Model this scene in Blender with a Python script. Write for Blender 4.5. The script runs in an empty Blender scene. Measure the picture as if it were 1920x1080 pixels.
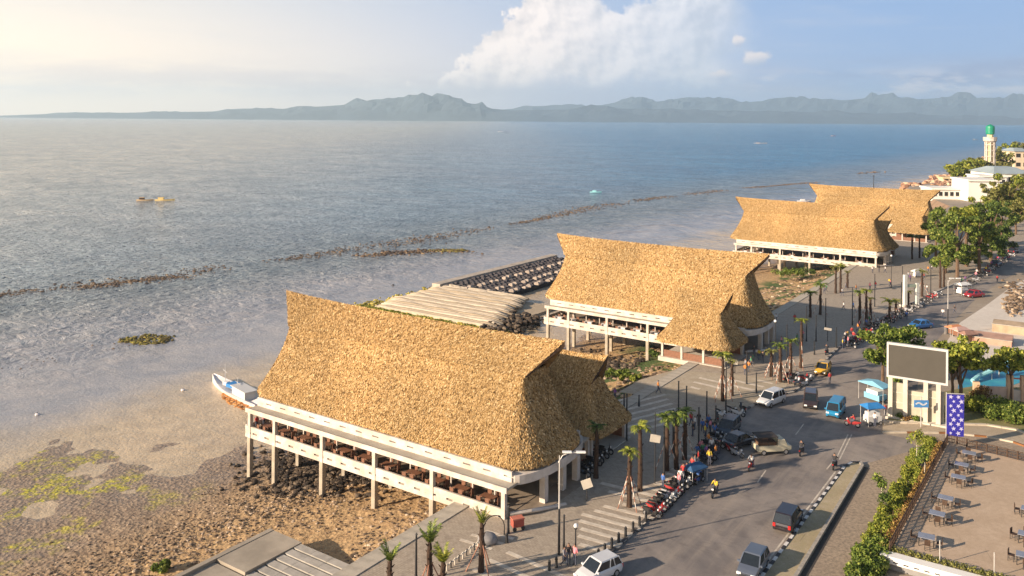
import bpy, bmesh, math, random
import numpy as np
from mathutils import Vector, Matrix
random.seed(7); rng = np.random.default_rng(7)
R = math.radians
SC = bpy.context.scene
COL = SC.collection

# ------------------------------------------------------------------ camera
F_PX, YH, ROLL, CAMH = 1578.0, 221.5, R(0.42), 36.0
cam_d = bpy.data.cameras.new('camera'); cam = bpy.data.objects.new('camera', cam_d); COL.objects.link(cam)
cam.location = (0, 0, CAMH)
cam.matrix_world = Matrix.Translation((0, 0, CAMH)) @ Matrix.Rotation(R(90), 4, 'X') @ Matrix.Rotation(ROLL, 4, 'Z')
cam_d.sensor_width = 36; cam_d.lens = 36 * F_PX / 1920
cam_d.shift_x = 0; cam_d.shift_y = -(540 - YH) / 1920
cam_d.clip_start = 0.5; cam_d.clip_end = 60000
SC.camera = cam

def P(px, py, z=0.0):
    """place on the level z that the photograph shows at this pixel"""
    u, w = px - 960, py - YH
    c, s = math.cos(ROLL), math.sin(ROLL)
    u2, w2 = u * c + w * s, -u * s + w * c
    d = (CAMH - z) * F_PX / w2
    return Vector((u2 / F_PX * d, d, z))
def PD(px, py, d):
    """place at distance d seen at this pixel"""
    u, w = px - 960, py - YH
    c, s = math.cos(ROLL), math.sin(ROLL)
    u2, w2 = u * c + w * s, -u * s + w * c
    return Vector((u2 / F_PX * d, d, CAMH - w2 / F_PX * d))

# ------------------------------------------------------------------ light, sky, exposure
SUN_AZ, SUN_EL = R(-113), R(19)          # azimuth from +Y towards +X
sd = Vector((math.sin(SUN_AZ) * math.cos(SUN_EL), math.cos(SUN_AZ) * math.cos(SUN_EL), math.sin(SUN_EL)))
sun_d = bpy.data.lights.new('sun', 'SUN'); sun = bpy.data.objects.new('sun', sun_d); COL.objects.link(sun)
sun_d.energy = 5.0; sun_d.angle = R(0.6); sun_d.color = (1.0, 0.80, 0.60)
sun.rotation_euler = sd.to_track_quat('Z', 'Y').to_euler(); sun.location = (0, 0, 300)
SC.view_settings.view_transform = 'Standard'; SC.view_settings.look = 'None'
SC.view_settings.exposure = 0.95; SC.view_settings.gamma = 1.0
SC.view_settings.use_curve_mapping = False

# ---- little node language
class S:
    def __init__(s, t, v): s.t, s.v = t, v
    def _m(s, op, *a, clamp=False):
        n = s.t.nodes.new('ShaderNodeMath'); n.operation = op; n.use_clamp = clamp
        for i, x in enumerate((s,) + a):
            x = x.v if isinstance(x, S) else x
            if isinstance(x, (int, float)): n.inputs[i].default_value = x
            else: s.t.links.new(x, n.inputs[i])
        return S(s.t, n.outputs[0])
    def __add__(s, o): return s._m('ADD', o)
    __radd__ = __add__
    def __sub__(s, o): return s._m('SUBTRACT', o)
    def __rsub__(s, o): return S(s.t, o)._m('SUBTRACT', s)
    def __mul__(s, o): return s._m('MULTIPLY', o)
    __rmul__ = __mul__
    def __truediv__(s, o): return s._m('DIVIDE', o)
    def max(s, o): return s._m('MAXIMUM', o)
    def min(s, o): return s._m('MINIMUM', o)
    def abs(s): return s._m('ABSOLUTE')
    def pow(s, o): return s._m('POWER', o)
    def step(s, a, b):
        n = s.t.nodes.new('ShaderNodeMapRange'); n.interpolation_type = 'SMOOTHSTEP'; n.clamp = True
        s.t.links.new(s.v, n.inputs[0]); n.inputs[1].default_value = a; n.inputs[2].default_value = b
        return S(s.t, n.outputs[0])
def lnk(t, x, sock):
    if isinstance(x, S): x = x.v
    if isinstance(x, (int, float)): sock.default_value = x
    elif isinstance(x, (tuple, list)): sock.default_value = tuple(x) + ((1,) if len(x) == 3 and len(sock.default_value) == 4 else ())
    else: t.links.new(x, sock)
def noise(t, vec, scale, detail=3, rough=.55, dist=0, out=0):
    n = t.nodes.new('ShaderNodeTexNoise'); n.inputs['Scale'].default_value = scale; n.inputs['Detail'].default_value = detail
    n.inputs['Roughness'].default_value = rough; n.inputs['Distortion'].default_value = dist
    if vec is not None: lnk(t, vec, n.inputs['Vector'])
    return S(t, n.outputs[out])
def vor(t, vec, scale, out='Distance', feature='F1', rand=1.0):
    n = t.nodes.new('ShaderNodeTexVoronoi'); n.inputs['Scale'].default_value = scale; n.feature = feature
    n.inputs['Randomness'].default_value = rand
    lnk(t, vec, n.inputs['Vector']); return S(t, n.outputs[out])
def mix(t, f, a, b, mode='MIX'):
    n = t.nodes.new('ShaderNodeMix'); n.data_type = 'RGBA'; n.blend_type = mode
    lnk(t, f, n.inputs[0]); lnk(t, a, n.inputs[6]); lnk(t, b, n.inputs[7]); return S(t, n.outputs[2])
def xyz(t, v):
    n = t.nodes.new('ShaderNodeSeparateXYZ'); lnk(t, v, n.inputs[0]); return [S(t, o) for o in n.outputs]
def comb(t, x, y, z):
    n = t.nodes.new('ShaderNodeCombineXYZ')
    for i, q in enumerate((x, y, z)): lnk(t, q, n.inputs[i])
    return S(t, n.outputs[0])

# ---- world: Nishita sky, milky towards the horizon and towards the sun, with cumulus
W = bpy.data.worlds.new('World'); SC.world = W; W.use_nodes = True
t = W.node_tree; t.nodes.clear()
sky = t.nodes.new('ShaderNodeTexSky'); sky.sky_type = 'NISHITA'; sky.sun_disc = False
sky.sun_elevation = SUN_EL; sky.sun_rotation = SUN_AZ; sky.altitude = 30; sky.air_density = 1.0; sky.dust_density = 1.2; sky.ozone_density = 2.0
g = t.nodes.new('ShaderNodeTexCoord')
dx, dy, dz = xyz(t, S(t, g.outputs['Generated']))
el = dz
az = dx._m('ARCTAN2', dy)
hl = (dx * dx + dy * dy).max(1e-4).pow(.5)
ca = (dx * math.sin(SUN_AZ) + dy * math.cos(SUN_AZ)) / hl        # 1 towards the sun, -1 away
warm = ca.step(-0.80, 0.30)
m0 = t.nodes.new('ShaderNodeVectorMath'); m0.operation = 'SCALE'; t.links.new(sky.outputs[0], m0.inputs[0]); m0.inputs[3].default_value = 0.06
base = S(t, m0.outputs[0])
hz_col = mix(t, warm, (0.17, 0.26, 0.44), (1.0, 0.74, 0.48))
up_col = mix(t, warm, (0.155, 0.25, 0.43), (0.54, 0.50, 0.45))
mid = mix(t, el.step(0.0, 0.17), hz_col, up_col)
fade = 1 - el.step(0.14, 0.42) * 0.95
fade = fade * 0.92
c0 = mix(t, fade, base, mid)
# thin high streaks
wv = comb(t, az * 3.0, el * 22.0, 0.0)
st = noise(t, wv, 1.3, 5, .6).step(.50, .78) * (el.step(0.0, .03)) * (1 - el.step(.25, .6))
c1 = mix(t, st * .45, c0, mix(t, warm, (0.30, 0.34, 0.43), (0.52, 0.47, 0.41)))
# pinkish grey bank low over the mountains
n1 = noise(t, comb(t, az * 7.0, el * 38.0, 3.0), 1.0, 5, .6)
low = el.step(0.012, 0.03) * (1 - el.step(.045, .075)) * n1.step(.36, .62)
c2 = mix(t, low * .60, c1, mix(t, warm, (0.27, 0.28, 0.37), (0.52, 0.42, 0.37)))
# blue-grey bars to the right
n2 = noise(t, comb(t, az * 9.0, el * 45.0, 11.0), 1.0, 5, .6)
bar = el.step(0.03, 0.045) * (1 - el.step(.055, .075)) * n2.step(.42, .60) * az.step(.30, .42) * (1 - az.step(1.0, 1.4))
c2 = mix(t, bar * .7, c2, (0.15, 0.20, 0.33))
n3 = noise(t, comb(t, az * 12.0, el * 40.0, 21.0), 1.0, 6, .6)
wb3 = el.step(0.022, 0.034) * (1 - el.step(.042, .062)) * n3.step(.50, .62) * az.step(.22, .30)
c2 = mix(t, wb3 * .85, c2, (0.42, 0.41, 0.46))
# the big cumulus
q = comb(t, az, el, 0.5)
b1 = noise(t, q, 13.0, 6, .52)
b2 = noise(t, q, 45.0, 5, .6)
billow = (b1 - .5) * .20 + (b2 - .5) * .075
left = (az + 0.080 - (el - .05) * .85 + billow).step(-.004, .008)
right = 1 - (az + billow * .45).step(.225, .295)
bot = (el + billow * .25).step(.028, .055)
top = 1 - (el + billow * 1.1).step(.17, .19)
cum = left * right * bot * top
sh = noise(t, comb(t, az + .006, el - .005, 0.5), 13.0, 6, .52)
lit = ((b1 - sh) * 7.5 + (b2 - .5) * .5 + .62 + (.10 - az) * 1.6).max(0).min(1)
cc = mix(t, lit, mix(t, az.step(-.02, .2), (0.43, 0.40, 0.40), (0.33, 0.36, 0.42)), mix(t, az.step(-.02, .22), (0.66, 0.58, 0.53), (0.48, 0.48, 0.51)))
c3 = mix(t, cum * .95, c2, cc)
# small puffs beside it
def puff(col, a0, e0, rx, ry, k=.95):
    d2 = ((az - a0) / rx).pow(2.0) + ((el - e0) / ry).pow(2.0)
    m = 1 - (d2.pow(.5) + (b1 - .5) * 2.6 + (b2 - .5) * 2.2).step(.5, 1.05)
    return mix(t, m * k, col, mix(t, ((el - e0) / ry + .6 - (az - a0) / rx * .3).step(-.3, 1.0), (0.27, 0.31, 0.40), (0.52, 0.47, 0.46)))
for a in ((.278, .070, .016, .010), (.262, .090, .008, .007), (.243, .053, .016, .009)):
    c3 = puff(c3, *a)
bg = t.nodes.new('ShaderNodeBackground'); lnk(t, c3, bg.inputs[0]); bg.inputs[1].default_value = 1.0
wo = t.nodes.new('ShaderNodeOutputWorld'); t.links.new(bg.outputs[0], wo.inputs[0])

# ------------------------------------------------------------------ helpers
def tag(o, label=None, cat=None, group=None, kind=None):
    if label: o['label'] = label
    if cat: o['category'] = cat
    if group: o['group'] = group
    if kind: o['kind'] = kind
    return o
def empty(name, loc=(0, 0, 0), rz=0, label=None, cat=None, group=None, kind=None):
    o = bpy.data.objects.new(name, None); COL.objects.link(o); o.location = loc; o.rotation_euler = (0, 0, rz)
    o.empty_display_size = .3
    return tag(o, label, cat, group, kind)
def link(name, me, parent=None, loc=None, rz=None, mats=None):
    o = bpy.data.objects.new(name, me); COL.objects.link(o)
    if parent is not None: o.parent = parent
    if loc is not None: o.location = loc
    if rz is not None: o.rotation_euler = (0, 0, rz)
    return o
def copy_tree(o, parent=None):
    c = o.copy(); COL.objects.link(c); c.parent = parent
    for ch in list(o.children): copy_tree(ch, c)
    return c

class MB:
    def __init__(s): s.v, s.f, s.m = [], [], []
    def add(s, vs, fs, mi=0):
        b = len(s.v); s.v += [tuple(p) for p in vs]
        s.f += [tuple(b + i for i in f) for f in fs]; s.m += [mi] * len(fs); return s
    def box(s, x0, x1, y0, y1, z0, z1, mi=0):
        vs = [(x, y, z) for z in (z0, z1) for y in (y0, y1) for x in (x0, x1)]
        return s.add(vs, [(0, 2, 3, 1), (4, 5, 7, 6), (0, 1, 5, 4), (2, 6, 7, 3), (0, 4, 6, 2), (1, 3, 7, 5)], mi)
    def rbox(s, c, d, rz=0, mi=0, tilt=None):
        M = Matrix.Translation(c) @ Matrix.Rotation(rz, 4, 'Z')
        if tilt: M = M @ Matrix.Rotation(tilt[0], 4, 'X') @ Matrix.Rotation(tilt[1], 4, 'Y')
        vs = [M @ Vector((x * d[0] / 2, y * d[1] / 2, z * d[2] / 2)) for z in (-1, 1) for y in (-1, 1) for x in (-1, 1)]
        return s.add(vs, [(0, 2, 3, 1), (4, 5, 7, 6), (0, 1, 5, 4), (2, 6, 7, 3), (0, 4, 6, 2), (1, 3, 7, 5)], mi)
    def beam(s, a, b, w, h, mi=0):
        a, b = Vector(a), Vector(b); d = (b - a); n = d.normalized()
        side = n.cross(Vector((0, 0, 1)))
        side = side.normalized() if side.length > 1e-3 else Vector((1, 0, 0))
        up = side.cross(n)
        vs = []
        for p in (a, b):
            for (i, j) in ((-1, -1), (1, -1), (1, 1), (-1, 1)): vs.append(p + side * (w / 2 * i) + up * (h / 2 * j))
        return s.add(vs, [(3, 2, 1, 0), (4, 5, 6, 7), (0, 1, 5, 4), (1, 2, 6, 5), (2, 3, 7, 6), (3, 0, 4, 7)], mi)
    def tube(s, pts, r, n=8, mi=0, cap=True):
        pts = [Vector(p) for p in pts]; rs = r if isinstance(r, (list, tuple)) else [r] * len(pts)
        vs = []; up0 = None
        for i, p in enumerate(pts):
            d = (pts[min(i + 1, len(pts) - 1)] - pts[max(i - 1, 0)]).normalized()
            ref = Vector((0, 0, 1)) if abs(d.z) < .9 else Vector((1, 0, 0))
            a = d.cross(ref).normalized(); b = a.cross(d)
            for k in range(n):
                an = 2 * math.pi * k / n; vs.append(p + (a * math.cos(an) + b * math.sin(an)) * rs[i])
        fs = []
        for i in range(len(pts) - 1):
            for k in range(n): fs.append((i * n + k, i * n + (k + 1) % n, (i + 1) * n + (k + 1) % n, (i + 1) * n + k))
        if cap: fs += [tuple(range(n - 1, -1, -1)), tuple((len(pts) - 1) * n + k for k in range(n))]
        return s.add(vs, fs, mi)
    def rings(s, rings, mi=0, cap0=True, cap1=True):
        n = len(rings[0]); vs = [p for r_ in rings for p in r_]; fs = []
        for i in range(len(rings) - 1):
            for k in range(n): fs.append((i * n + k, i * n + (k + 1) % n, (i + 1) * n + (k + 1) % n, (i + 1) * n + k))
        if cap0: fs.append(tuple(range(n - 1, -1, -1)))
        if cap1: fs.append(tuple((len(rings) - 1) * n + k for k in range(n)))
        return s.add(vs, fs, mi)
    def lathe(s, prof, c=(0, 0, 0), n=12, mi=0):
        return s.rings([[(c[0] + r_ * math.cos(2 * math.pi * k / n), c[1] + r_ * math.sin(2 * math.pi * k / n), c[2] + z) for k in range(n)] for r_, z in prof], mi)
    def prism(s, poly, z0, z1, mi=0):
        n = len(poly)
        A = sum(poly[i][0] * poly[(i + 1) % n][1] - poly[(i + 1) % n][0] * poly[i][1] for i in range(n))
        if A < 0: poly = poly[::-1]
        vs = [(p[0], p[1], z0) for p in poly] + [(p[0], p[1], z1) for p in poly]
        fs = [tuple(range(n - 1, -1, -1)), tuple(range(n, 2 * n))] + [(i, (i + 1) % n, n + (i + 1) % n, n + i) for i in range(n)]
        return s.add(vs, fs, mi)
    def ball(s, c, r, n=8, m=6, mi=0, jit=0):
        r = r if isinstance(r, (tuple, list)) else (r, r, r); rings = []
        for j in range(1, m):
            th = math.pi * j / m
            rings.append([(c[0] + r[0] * math.sin(th) * math.cos(2 * math.pi * k / n) * (1 + random.uniform(-jit, jit)),
                           c[1] + r[1] * math.sin(th) * math.sin(2 * math.pi * k / n) * (1 + random.uniform(-jit, jit)),
                           c[2] - r[2] * math.cos(th)) for k in range(n)])
        return s.rings(rings, mi)
    def build(s, name, mats, parent=None, smooth=False, loc=None, rz=None):
        o = link(name, s.mesh(name, mats, smooth), parent, loc, rz); return o
    def mesh(s, name, mats, smooth=False):
        me = bpy.data.meshes.new(name); me.from_pydata(s.v, [], s.f)
        for m in (mats if isinstance(mats, (list, tuple)) else [mats]): me.materials.append(m)
        if len(set(s.m)) > 1: me.polygons.foreach_set('material_index', s.m)
        if smooth: me.polygons.foreach_set('use_smooth', [True] * len(me.polygons))
        me.update(); return me

def np_mesh(name, V, k, mats, mi=None):
    """V: (n*k,3) separate k-gons"""
    V = np.asarray(V, dtype=np.float32).reshape(-1, 3); n = len(V) // k
    me = bpy.data.meshes.new(name)
    me.vertices.add(len(V)); me.vertices.foreach_set('co', V.ravel())
    me.loops.add(len(V)); me.loops.foreach_set('vertex_index', np.arange(len(V), dtype=np.int32))
    me.polygons.add(n); me.polygons.foreach_set('loop_start', np.arange(0, n * k, k, dtype=np.int32))
    try: me.polygons.foreach_set('loop_total', np.full(n, k, dtype=np.int32))
    except Exception: pass
    for m in (mats if isinstance(mats, (list, tuple)) else [mats]): me.materials.append(m)
    if mi is not None: me.polygons.foreach_set('material_index', np.asarray(mi, dtype=np.int32))
    me.update(calc_edges=True); return me

# ------------------------------------------------------------------ materials
def newmat(name):
    m = bpy.data.materials.new(name); m.use_nodes = True; t = m.node_tree
    b = t.nodes['Principled BSDF']; return m, t, b
def pos(t, kind='Object'):
    if kind == 'World':
        n = t.nodes.new('ShaderNodeNewGeometry'); return S(t, n.outputs['Position'])
    n = t.nodes.new('ShaderNodeTexCoord'); return S(t, n.outputs[kind])
def bump(t, b, h, strength=.5, dist=.1):
    n = t.nodes.new('ShaderNodeBump'); n.inputs['Strength'].default_value = strength; n.inputs['Distance'].default_value = dist
    lnk(t, h, n.inputs['Height']); t.links.new(n.outputs[0], b.inputs['Normal'])
MC = {}
def mat(name, c, rough=.75, var=.25, scale=2.0, bmp=0., metal=0., c2=None, space='Object', spec=.5, em=None, coat=0.):
    if name in MC: return MC[name]
    m, t, b = newmat(name); p = pos(t, space)
    n = noise(t, p, scale, 5, .62); f = n.step(.3, .7)
    dark = c2 or tuple(x * (1 - var) for x in c)
    col = mix(t, f, dark, c)
    lnk(t, col, b.inputs['Base Color']); b.inputs['Roughness'].default_value = rough; b.inputs['Metallic'].default_value = metal
    b.inputs['Specular IOR Level'].default_value = spec
    if coat: b.inputs['Coat Weight'].default_value = coat; b.inputs['Coat Roughness'].default_value = .08
    if bmp: bump(t, b, noise(t, p, scale * 6, 4, .6), bmp, .05)
    if em: b.inputs['Emission Color'].default_value = em + (1,); b.inputs['Emission Strength'].default_value = 1
    MC[name] = m; return m
def island_mat(name, cols, rough=.8, transl=0., wn=None):
    if name in MC: return MC[name]
    m, t, b = newmat(name); gn = t.nodes.new('ShaderNodeNewGeometry')
    r = t.nodes.new('ShaderNodeValToRGB'); r.color_ramp.interpolation = 'LINEAR'
    while len(r.color_ramp.elements) < len(cols): r.color_ramp.elements.new(.5)
    for i, (p_, c) in enumerate(cols): r.color_ramp.elements[i].position = p_; r.color_ramp.elements[i].color = tuple(c) + (1,)
    t.links.new(gn.outputs['Random Per Island'], r.inputs[0]); col = S(t, r.outputs[0])
    if wn:
        n = noise(t, pos(t, 'World'), wn[0], 3, .6).step(.3, .7)
        col = mix(t, n, mix(t, 1.0, col, wn[1], 'MULTIPLY'), col)
    lnk(t, col, b.inputs['Base Color']); b.inputs['Roughness'].default_value = rough; b.inputs['Specular IOR Level'].default_value = .25
    if transl:
        tr = t.nodes.new('ShaderNodeBsdfTranslucent'); lnk(t, col, tr.inputs[0]); mx = t.nodes.new('ShaderNodeMixShader'); mx.inputs[0].default_value = transl
        out = t.nodes['Material Output']; t.links.new(b.outputs[0], mx.inputs[1]); t.links.new(tr.outputs[0], mx.inputs[2]); t.links.new(mx.outputs[0], out.inputs[0])
    MC[name] = m; return m
# ------------------------------------------------------------------ shore frame: +x towards the street, +y along the shore away from the camera
ANG = -R(34.4)
EX = Vector((math.cos(ANG), math.sin(ANG), 0)); EY = Vector((-math.sin(ANG), math.cos(ANG), 0))
def ctr(a, b):
    p = (P(*a, 14.5) + P(*b, 14.5)) / 2; p.z = 0; return p
C = [ctr((540, 548), (1055, 642)), ctr((1048, 440), (1437, 477)), ctr((1383, 372), (1660, 385)), ctr((1524, 345), (1757, 358))]
def G(x, y, z=0): return C[0] + EX * x + EY * y + Vector((0, 0, z))
def L(p):
    d = Vector((p[0], p[1], 0)) - C[0]; return d.dot(EX), d.dot(EY)
WL = -5.0
SHX = 13.0        # the promenade wall runs along x = SHX

def lmat_coords(t):
    p = pos(t, 'World'); x, y, z = xyz(t, p)
    xl = (x - C[0].x) * EX.x + (y - C[0].y) * EX.y
    yl = (x - C[0].x) * EY.x + (y - C[0].y) * EY.y
    return p, xl, yl, z

# ---- sea
def sea_mat():
    m, t, b = newmat('sea_water'); p, xl, yl, z = lmat_coords(t)
    dist = xyz(t, p)[1]
    big = noise(t, p, .035, 4, .6); mid_ = noise(t, p, .22, 4, .6)
    # distance seaward from the wall, wobbled
    s = (xl * -1) + (big - .5) * 26 + (mid_ - .5) * 5
    tan = mix(t, noise(t, p, .35, 5, .65).step(.35, .7), (0.54, 0.42, 0.27), (0.41, 0.315, 0.205))
    shal = mix(t, noise(t, p, .09, 5, .65, 1.0).step(.38, .62), (0.26, 0.26, 0.28), (0.34, 0.32, 0.315))
    reef = mix(t, noise(t, p, .12, 5, .7).step(.4, .6), (0.13, 0.16, 0.18), (0.19, 0.21, 0.22))
    deep = mix(t, (noise(t, comb(t, xl * .5, yl * 1.0, 2), .012, 5, .6)).step(.35, .65), (0.014, 0.11, 0.24), (0.035, 0.165, 0.31))
    c = mix(t, s.step(44, 60), tan, shal)
    c = mix(t, (s + yl * .12).step(95, 130), c, reef)
    c = mix(t, (s + yl * .08).step(110, 240), c, deep)
    c = mix(t, (xyz(t, p)[0] * -1).step(-240, 420) * s.step(105, 220) * .88, c, mix(t, noise(t, comb(t, xl * .5, yl, 2), .03, 5, .6).step(.35, .65), (0.33, 0.31, 0.25), (0.48, 0.44, 0.355)))  # cream towards the west: warm sky sheen put into the base colour
    lnk(t, c, b.inputs['Base Color']); b.inputs['Roughness'].default_value = .16
    b.inputs['IOR'].default_value = 1.33; b.inputs['Specular IOR Level'].default_value = .5
    q = comb(t, xl * .75, yl, 0)
    wv = noise(t, q, .5, 4, .6, .6) * 1.0 + noise(t, q, .13, 3, .55) * 1.2
    fine = noise(t, p, 2.2, 3, .6) * .25
    w2 = noise(t, comb(t, xl * .8, yl, 5), .055, 4, .6, .4) * dist.step(150, 500) * 3.2
    w3 = noise(t, comb(t, xl * .8, yl, 9), .018, 4, .6, .3) * dist.step(450, 1800) * 6.0
    rc = noise(t, comb(t, xl * .7, yl, 3), .42, 4, .7, .4) * .5 + noise(t, comb(t, xl * .7, yl, 4), .09, 4, .7) * .5
    c = mix(t, s.step(60, 130) * .8 + .2, c, mix(t, rc.step(.40, .60), (0.66, 0.72, 0.78), (1.45, 1.42, 1.38)), 'MULTIPLY')  # light and dark sides of the ripples painted into the water colour
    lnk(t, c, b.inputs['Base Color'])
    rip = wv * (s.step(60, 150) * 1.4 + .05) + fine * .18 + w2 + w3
    n = t.nodes.new('ShaderNodeBump'); n.inputs['Strength'].default_value = 1.0; n.inputs['Distance'].default_value = 2.2
    lnk(t, rip, n.inputs['Height']); t.links.new(n.outputs[0], b.inputs['Normal'])
    return m
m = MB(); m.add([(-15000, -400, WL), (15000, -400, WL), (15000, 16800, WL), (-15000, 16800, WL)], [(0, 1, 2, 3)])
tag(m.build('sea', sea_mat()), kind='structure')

# ---- beach and tidal flat
xs = [13.0, 12.2, 9.7, 2.4, -5.3, -12.7, -19, -27, -33, -50, -75]
def hprof(x, y):
    far = max(0., min(1., (y + 6) / 16.))            # the flat is wider on the near side
    k = [(13, -1.2), (9.7, -1.8), (2.4, -3.2), (-5.3, -3.9), (-12.7, -4.6), (-19, -4.86), (-26, -4.97), (-40, -5.02), (-55, -5.2), (-90, -6)]
    if far > 0:
        k2 = [(13, -1.2), (9.7, -1.8), (2.4, -3.4), (-5.3, -4.3), (-12.7, -4.85), (-19, -5.05), (-26, -5.2), (-40, -5.4), (-55, -5.6), (-90, -6)]
        k = [(a[0], a[1] * (1 - far) + b_[1] * far) for a, b_ in zip(k, k2)]
    for (a, za), (b_, zb) in zip(k, k[1:]):
        if x >= b_: return za + (zb - za) * (a - x) / (a - b_)
    return -6
from mathutils import noise as mn
def hbeach(x, y):
    r = mn.fractal(Vector((x * .16, y * .16, 3)), 1.0, 2.1, 4) * .13 + mn.noise(Vector((x * .06, y * .06, 9))) * .10
    rocky = max(0, min(1, (x + 22) / 14)) * (.35 if y < 0 else .22)
    r += mn.fractal(Vector((x * 1.1, y * 1.1, 0)), .9, 2.0, 3) * rocky * .42
    return hprof(x, y) + r
def beach_mat():
    m, t, b = newmat('tidal_ground'); p, xl, yl, z = lmat_coords(t)
    a = noise(t, p, .22, 5, .65); f = noise(t, p, 1.6, 5, .7); v = vor(t, p, 2.6)
    sand = mix(t, f.step(.35, .65), (0.34, 0.215, 0.105), (0.50, 0.34, 0.17))
    mud = mix(t, f.step(.38, .64), (0.21, 0.15, 0.105), (0.37, 0.275, 0.185))
    weed = mix(t, noise(t, p, 3.0, 4, .7).step(.3, .7), (0.16, 0.16, 0.015), (0.74, 0.64, 0.03))
    c = mix(t, (xl + (a - .5) * 14).step(-20, -6), mud, sand)
    wm = noise(t, p, .17, 4, .6, .5).step(.50, .60) * noise(t, p, .9, 6, .75).step(.44, .56) * (1 - (xl + (a - .5) * 8).step(-26, -14))
    c = mix(t, wm * (1 - (yl + (a - .5) * 8).step(-17, -9)), c, weed)
    wm2 = noise(t, p, .2, 4, .6).step(.45, .55) * yl.step(16, 20) * xl.step(-8, -2)
    c = mix(t, wm2, c, (0.06, 0.10, 0.02))
    dark = (1 - v.step(.0, .35)) * .0 + noise(t, p, 4.5, 4, .75).step(.55, .70) * .55
    c = mix(t, dark, c, (0.05, 0.037, 0.028))
    lnk(t, c, b.inputs['Base Color'])
    lnk(t, (z + 5.0).step(-.05, .30) * .55 + .32, b.inputs['Roughness'])
    bump(t, b, f + v * .6, .8, .18); return m
vs, fs = [], []
X0, X1, Y0, Y1, NX, NY = -72, 13, -55, 330, 210, 700
ys_ = [Y0 + (Y1 - Y0) * (j / NY) ** 1.8 for j in range(NY + 1)]
for j in range(NY + 1):
    for i in range(NX + 1):
        x = X1 + (X0 - X1) * (i / NX) ** 1.15; y = ys_[j]
        q = G(x, y, hbeach(x, y)); vs.append(tuple(q))
for j in range(NY):
    for i in range(NX):
        a = j * (NX + 1) + i; fs.append((a, a + 1, a + NX + 2, a + NX + 1))
o = MB(); o.v, o.f, o.m = vs, fs, [0] * len(fs)
tag(o.build('tidal_beach', beach_mat(), smooth=True), kind='structure')

# ---- rocks (uncountable): a few rock shapes merged by numpy
def rock_proto(n=6, m=5, jit=.3):
    b = MB(); b.ball((0, 0, 0), (1, .8, .6), n, m, jit=jit); return b
def rock_field(name, pts, sizes, mats, label=None, cat=None, top=True, parent=None):
    pro = []
    for _ in range(6):
        b = rock_proto(); tri = []
        for f in b.f:
            for k in range(1, len(f) - 1): tri.append([b.v[f[0]], b.v[f[k]], b.v[f[k + 1]]])
        pro.append(b)
    V, Fs, off = [], [], 0
    for i, (p, s) in enumerate(zip(pts, sizes)):
        b = pro[i % 6]; v = np.array(b.v)
        a = random.uniform(0, 6.28); sq = np.array([s * random.uniform(.7, 1.3), s * random.uniform(.7, 1.3), s * random.uniform(.7, 1.2)])
        v = v * sq; ca_, sa_ = math.cos(a), math.sin(a)
        v = np.stack([v[:, 0] * ca_ - v[:, 1] * sa_, v[:, 0] * sa_ + v[:, 1] * ca_, v[:, 2]], 1) + np.array(p)
        V.append(v); Fs += [tuple(off + k for k in f) for f in b.f]; off += len(v)
    me = bpy.data.meshes.new(name); me.from_pydata(np.concatenate(V).tolist(), [], Fs); me.materials.append(mats); me.update()
    o = link(name, me, parent); tag(o, label, cat, kind='stuff'); return o
rockm = island_mat('shore_rock', [(0, (0.06, 0.045, 0.035)), (.35, (0.17, 0.12, 0.08)), (.75, (0.28, 0.20, 0.13)), (1, (0.52, 0.41, 0.30))], .9)
darkrock = island_mat('dark_rock', [(0, (0.02, 0.017, 0.015)), (.6, (0.075, 0.055, 0.04)), (1, (0.22, 0.17, 0.12))], .85)
reefrock = island_mat('reef_rock', [(0, (0.045, 0.03, 0.022)), (.6, (0.14, 0.09, 0.055)), (1, (0.30, 0.21, 0.12))], .8)
pts, sz = [], []
def put(x, y, s, dz=0): pts.append(tuple(G(x, y, hbeach(x, y) + dz))); sz.append(s)
for _ in range(2600):      # rubble against the promenade wall
    x = 12.8 - abs(random.gauss(0, 2.6)); y = random.uniform(-42, 20); put(x, y, random.uniform(.07, .26))
for _ in range(4200):      # rubble strip running along the shore further out
    y = random.uniform(-45, 2); x = -9 + (y + 20) * .14 + random.gauss(0, 3.4); put(x, y, random.uniform(.06, .20))
for _ in range(1300):
    x, y = random.uniform(-18, 12), random.uniform(-14, 8); put(x, y, random.uniform(.06, .2))
for _ in range(1500):
    x = random.uniform(-2, 12.8); y = random.choice([random.uniform(22, 52), random.uniform(60, 120), random.uniform(120, 200)]); put(x, y, random.uniform(.15, .5))
for _ in range(900):       # rubble round the steps
    x = 1 + random.gauss(0, 2.5); y = random.uniform(-42, -17); put(x, y, random.uniform(.1, .3))
rock_field('beach_rubble', pts, sz, rockm, 'brown and pale rubble lying on the sand below the promenade wall', 'rubble')
pts, sz = [], []
for _ in range(1900):      # dark heap under the sea end of the first hall
    x = random.gauss(-11, 4.2); y = random.gauss(-1, 3.8); put(x, y, random.uniform(.14, .42), .1)
for _ in range(500):
    x = random.uniform(-14, 2); y = random.gauss(51, 4); put(x, y, random.uniform(.2, .5), .1)
rock_field('dark_boulders', pts, sz, darkrock, 'dark wet boulders heaped around the piles at the sea end of the nearest hall', 'boulders')
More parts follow.
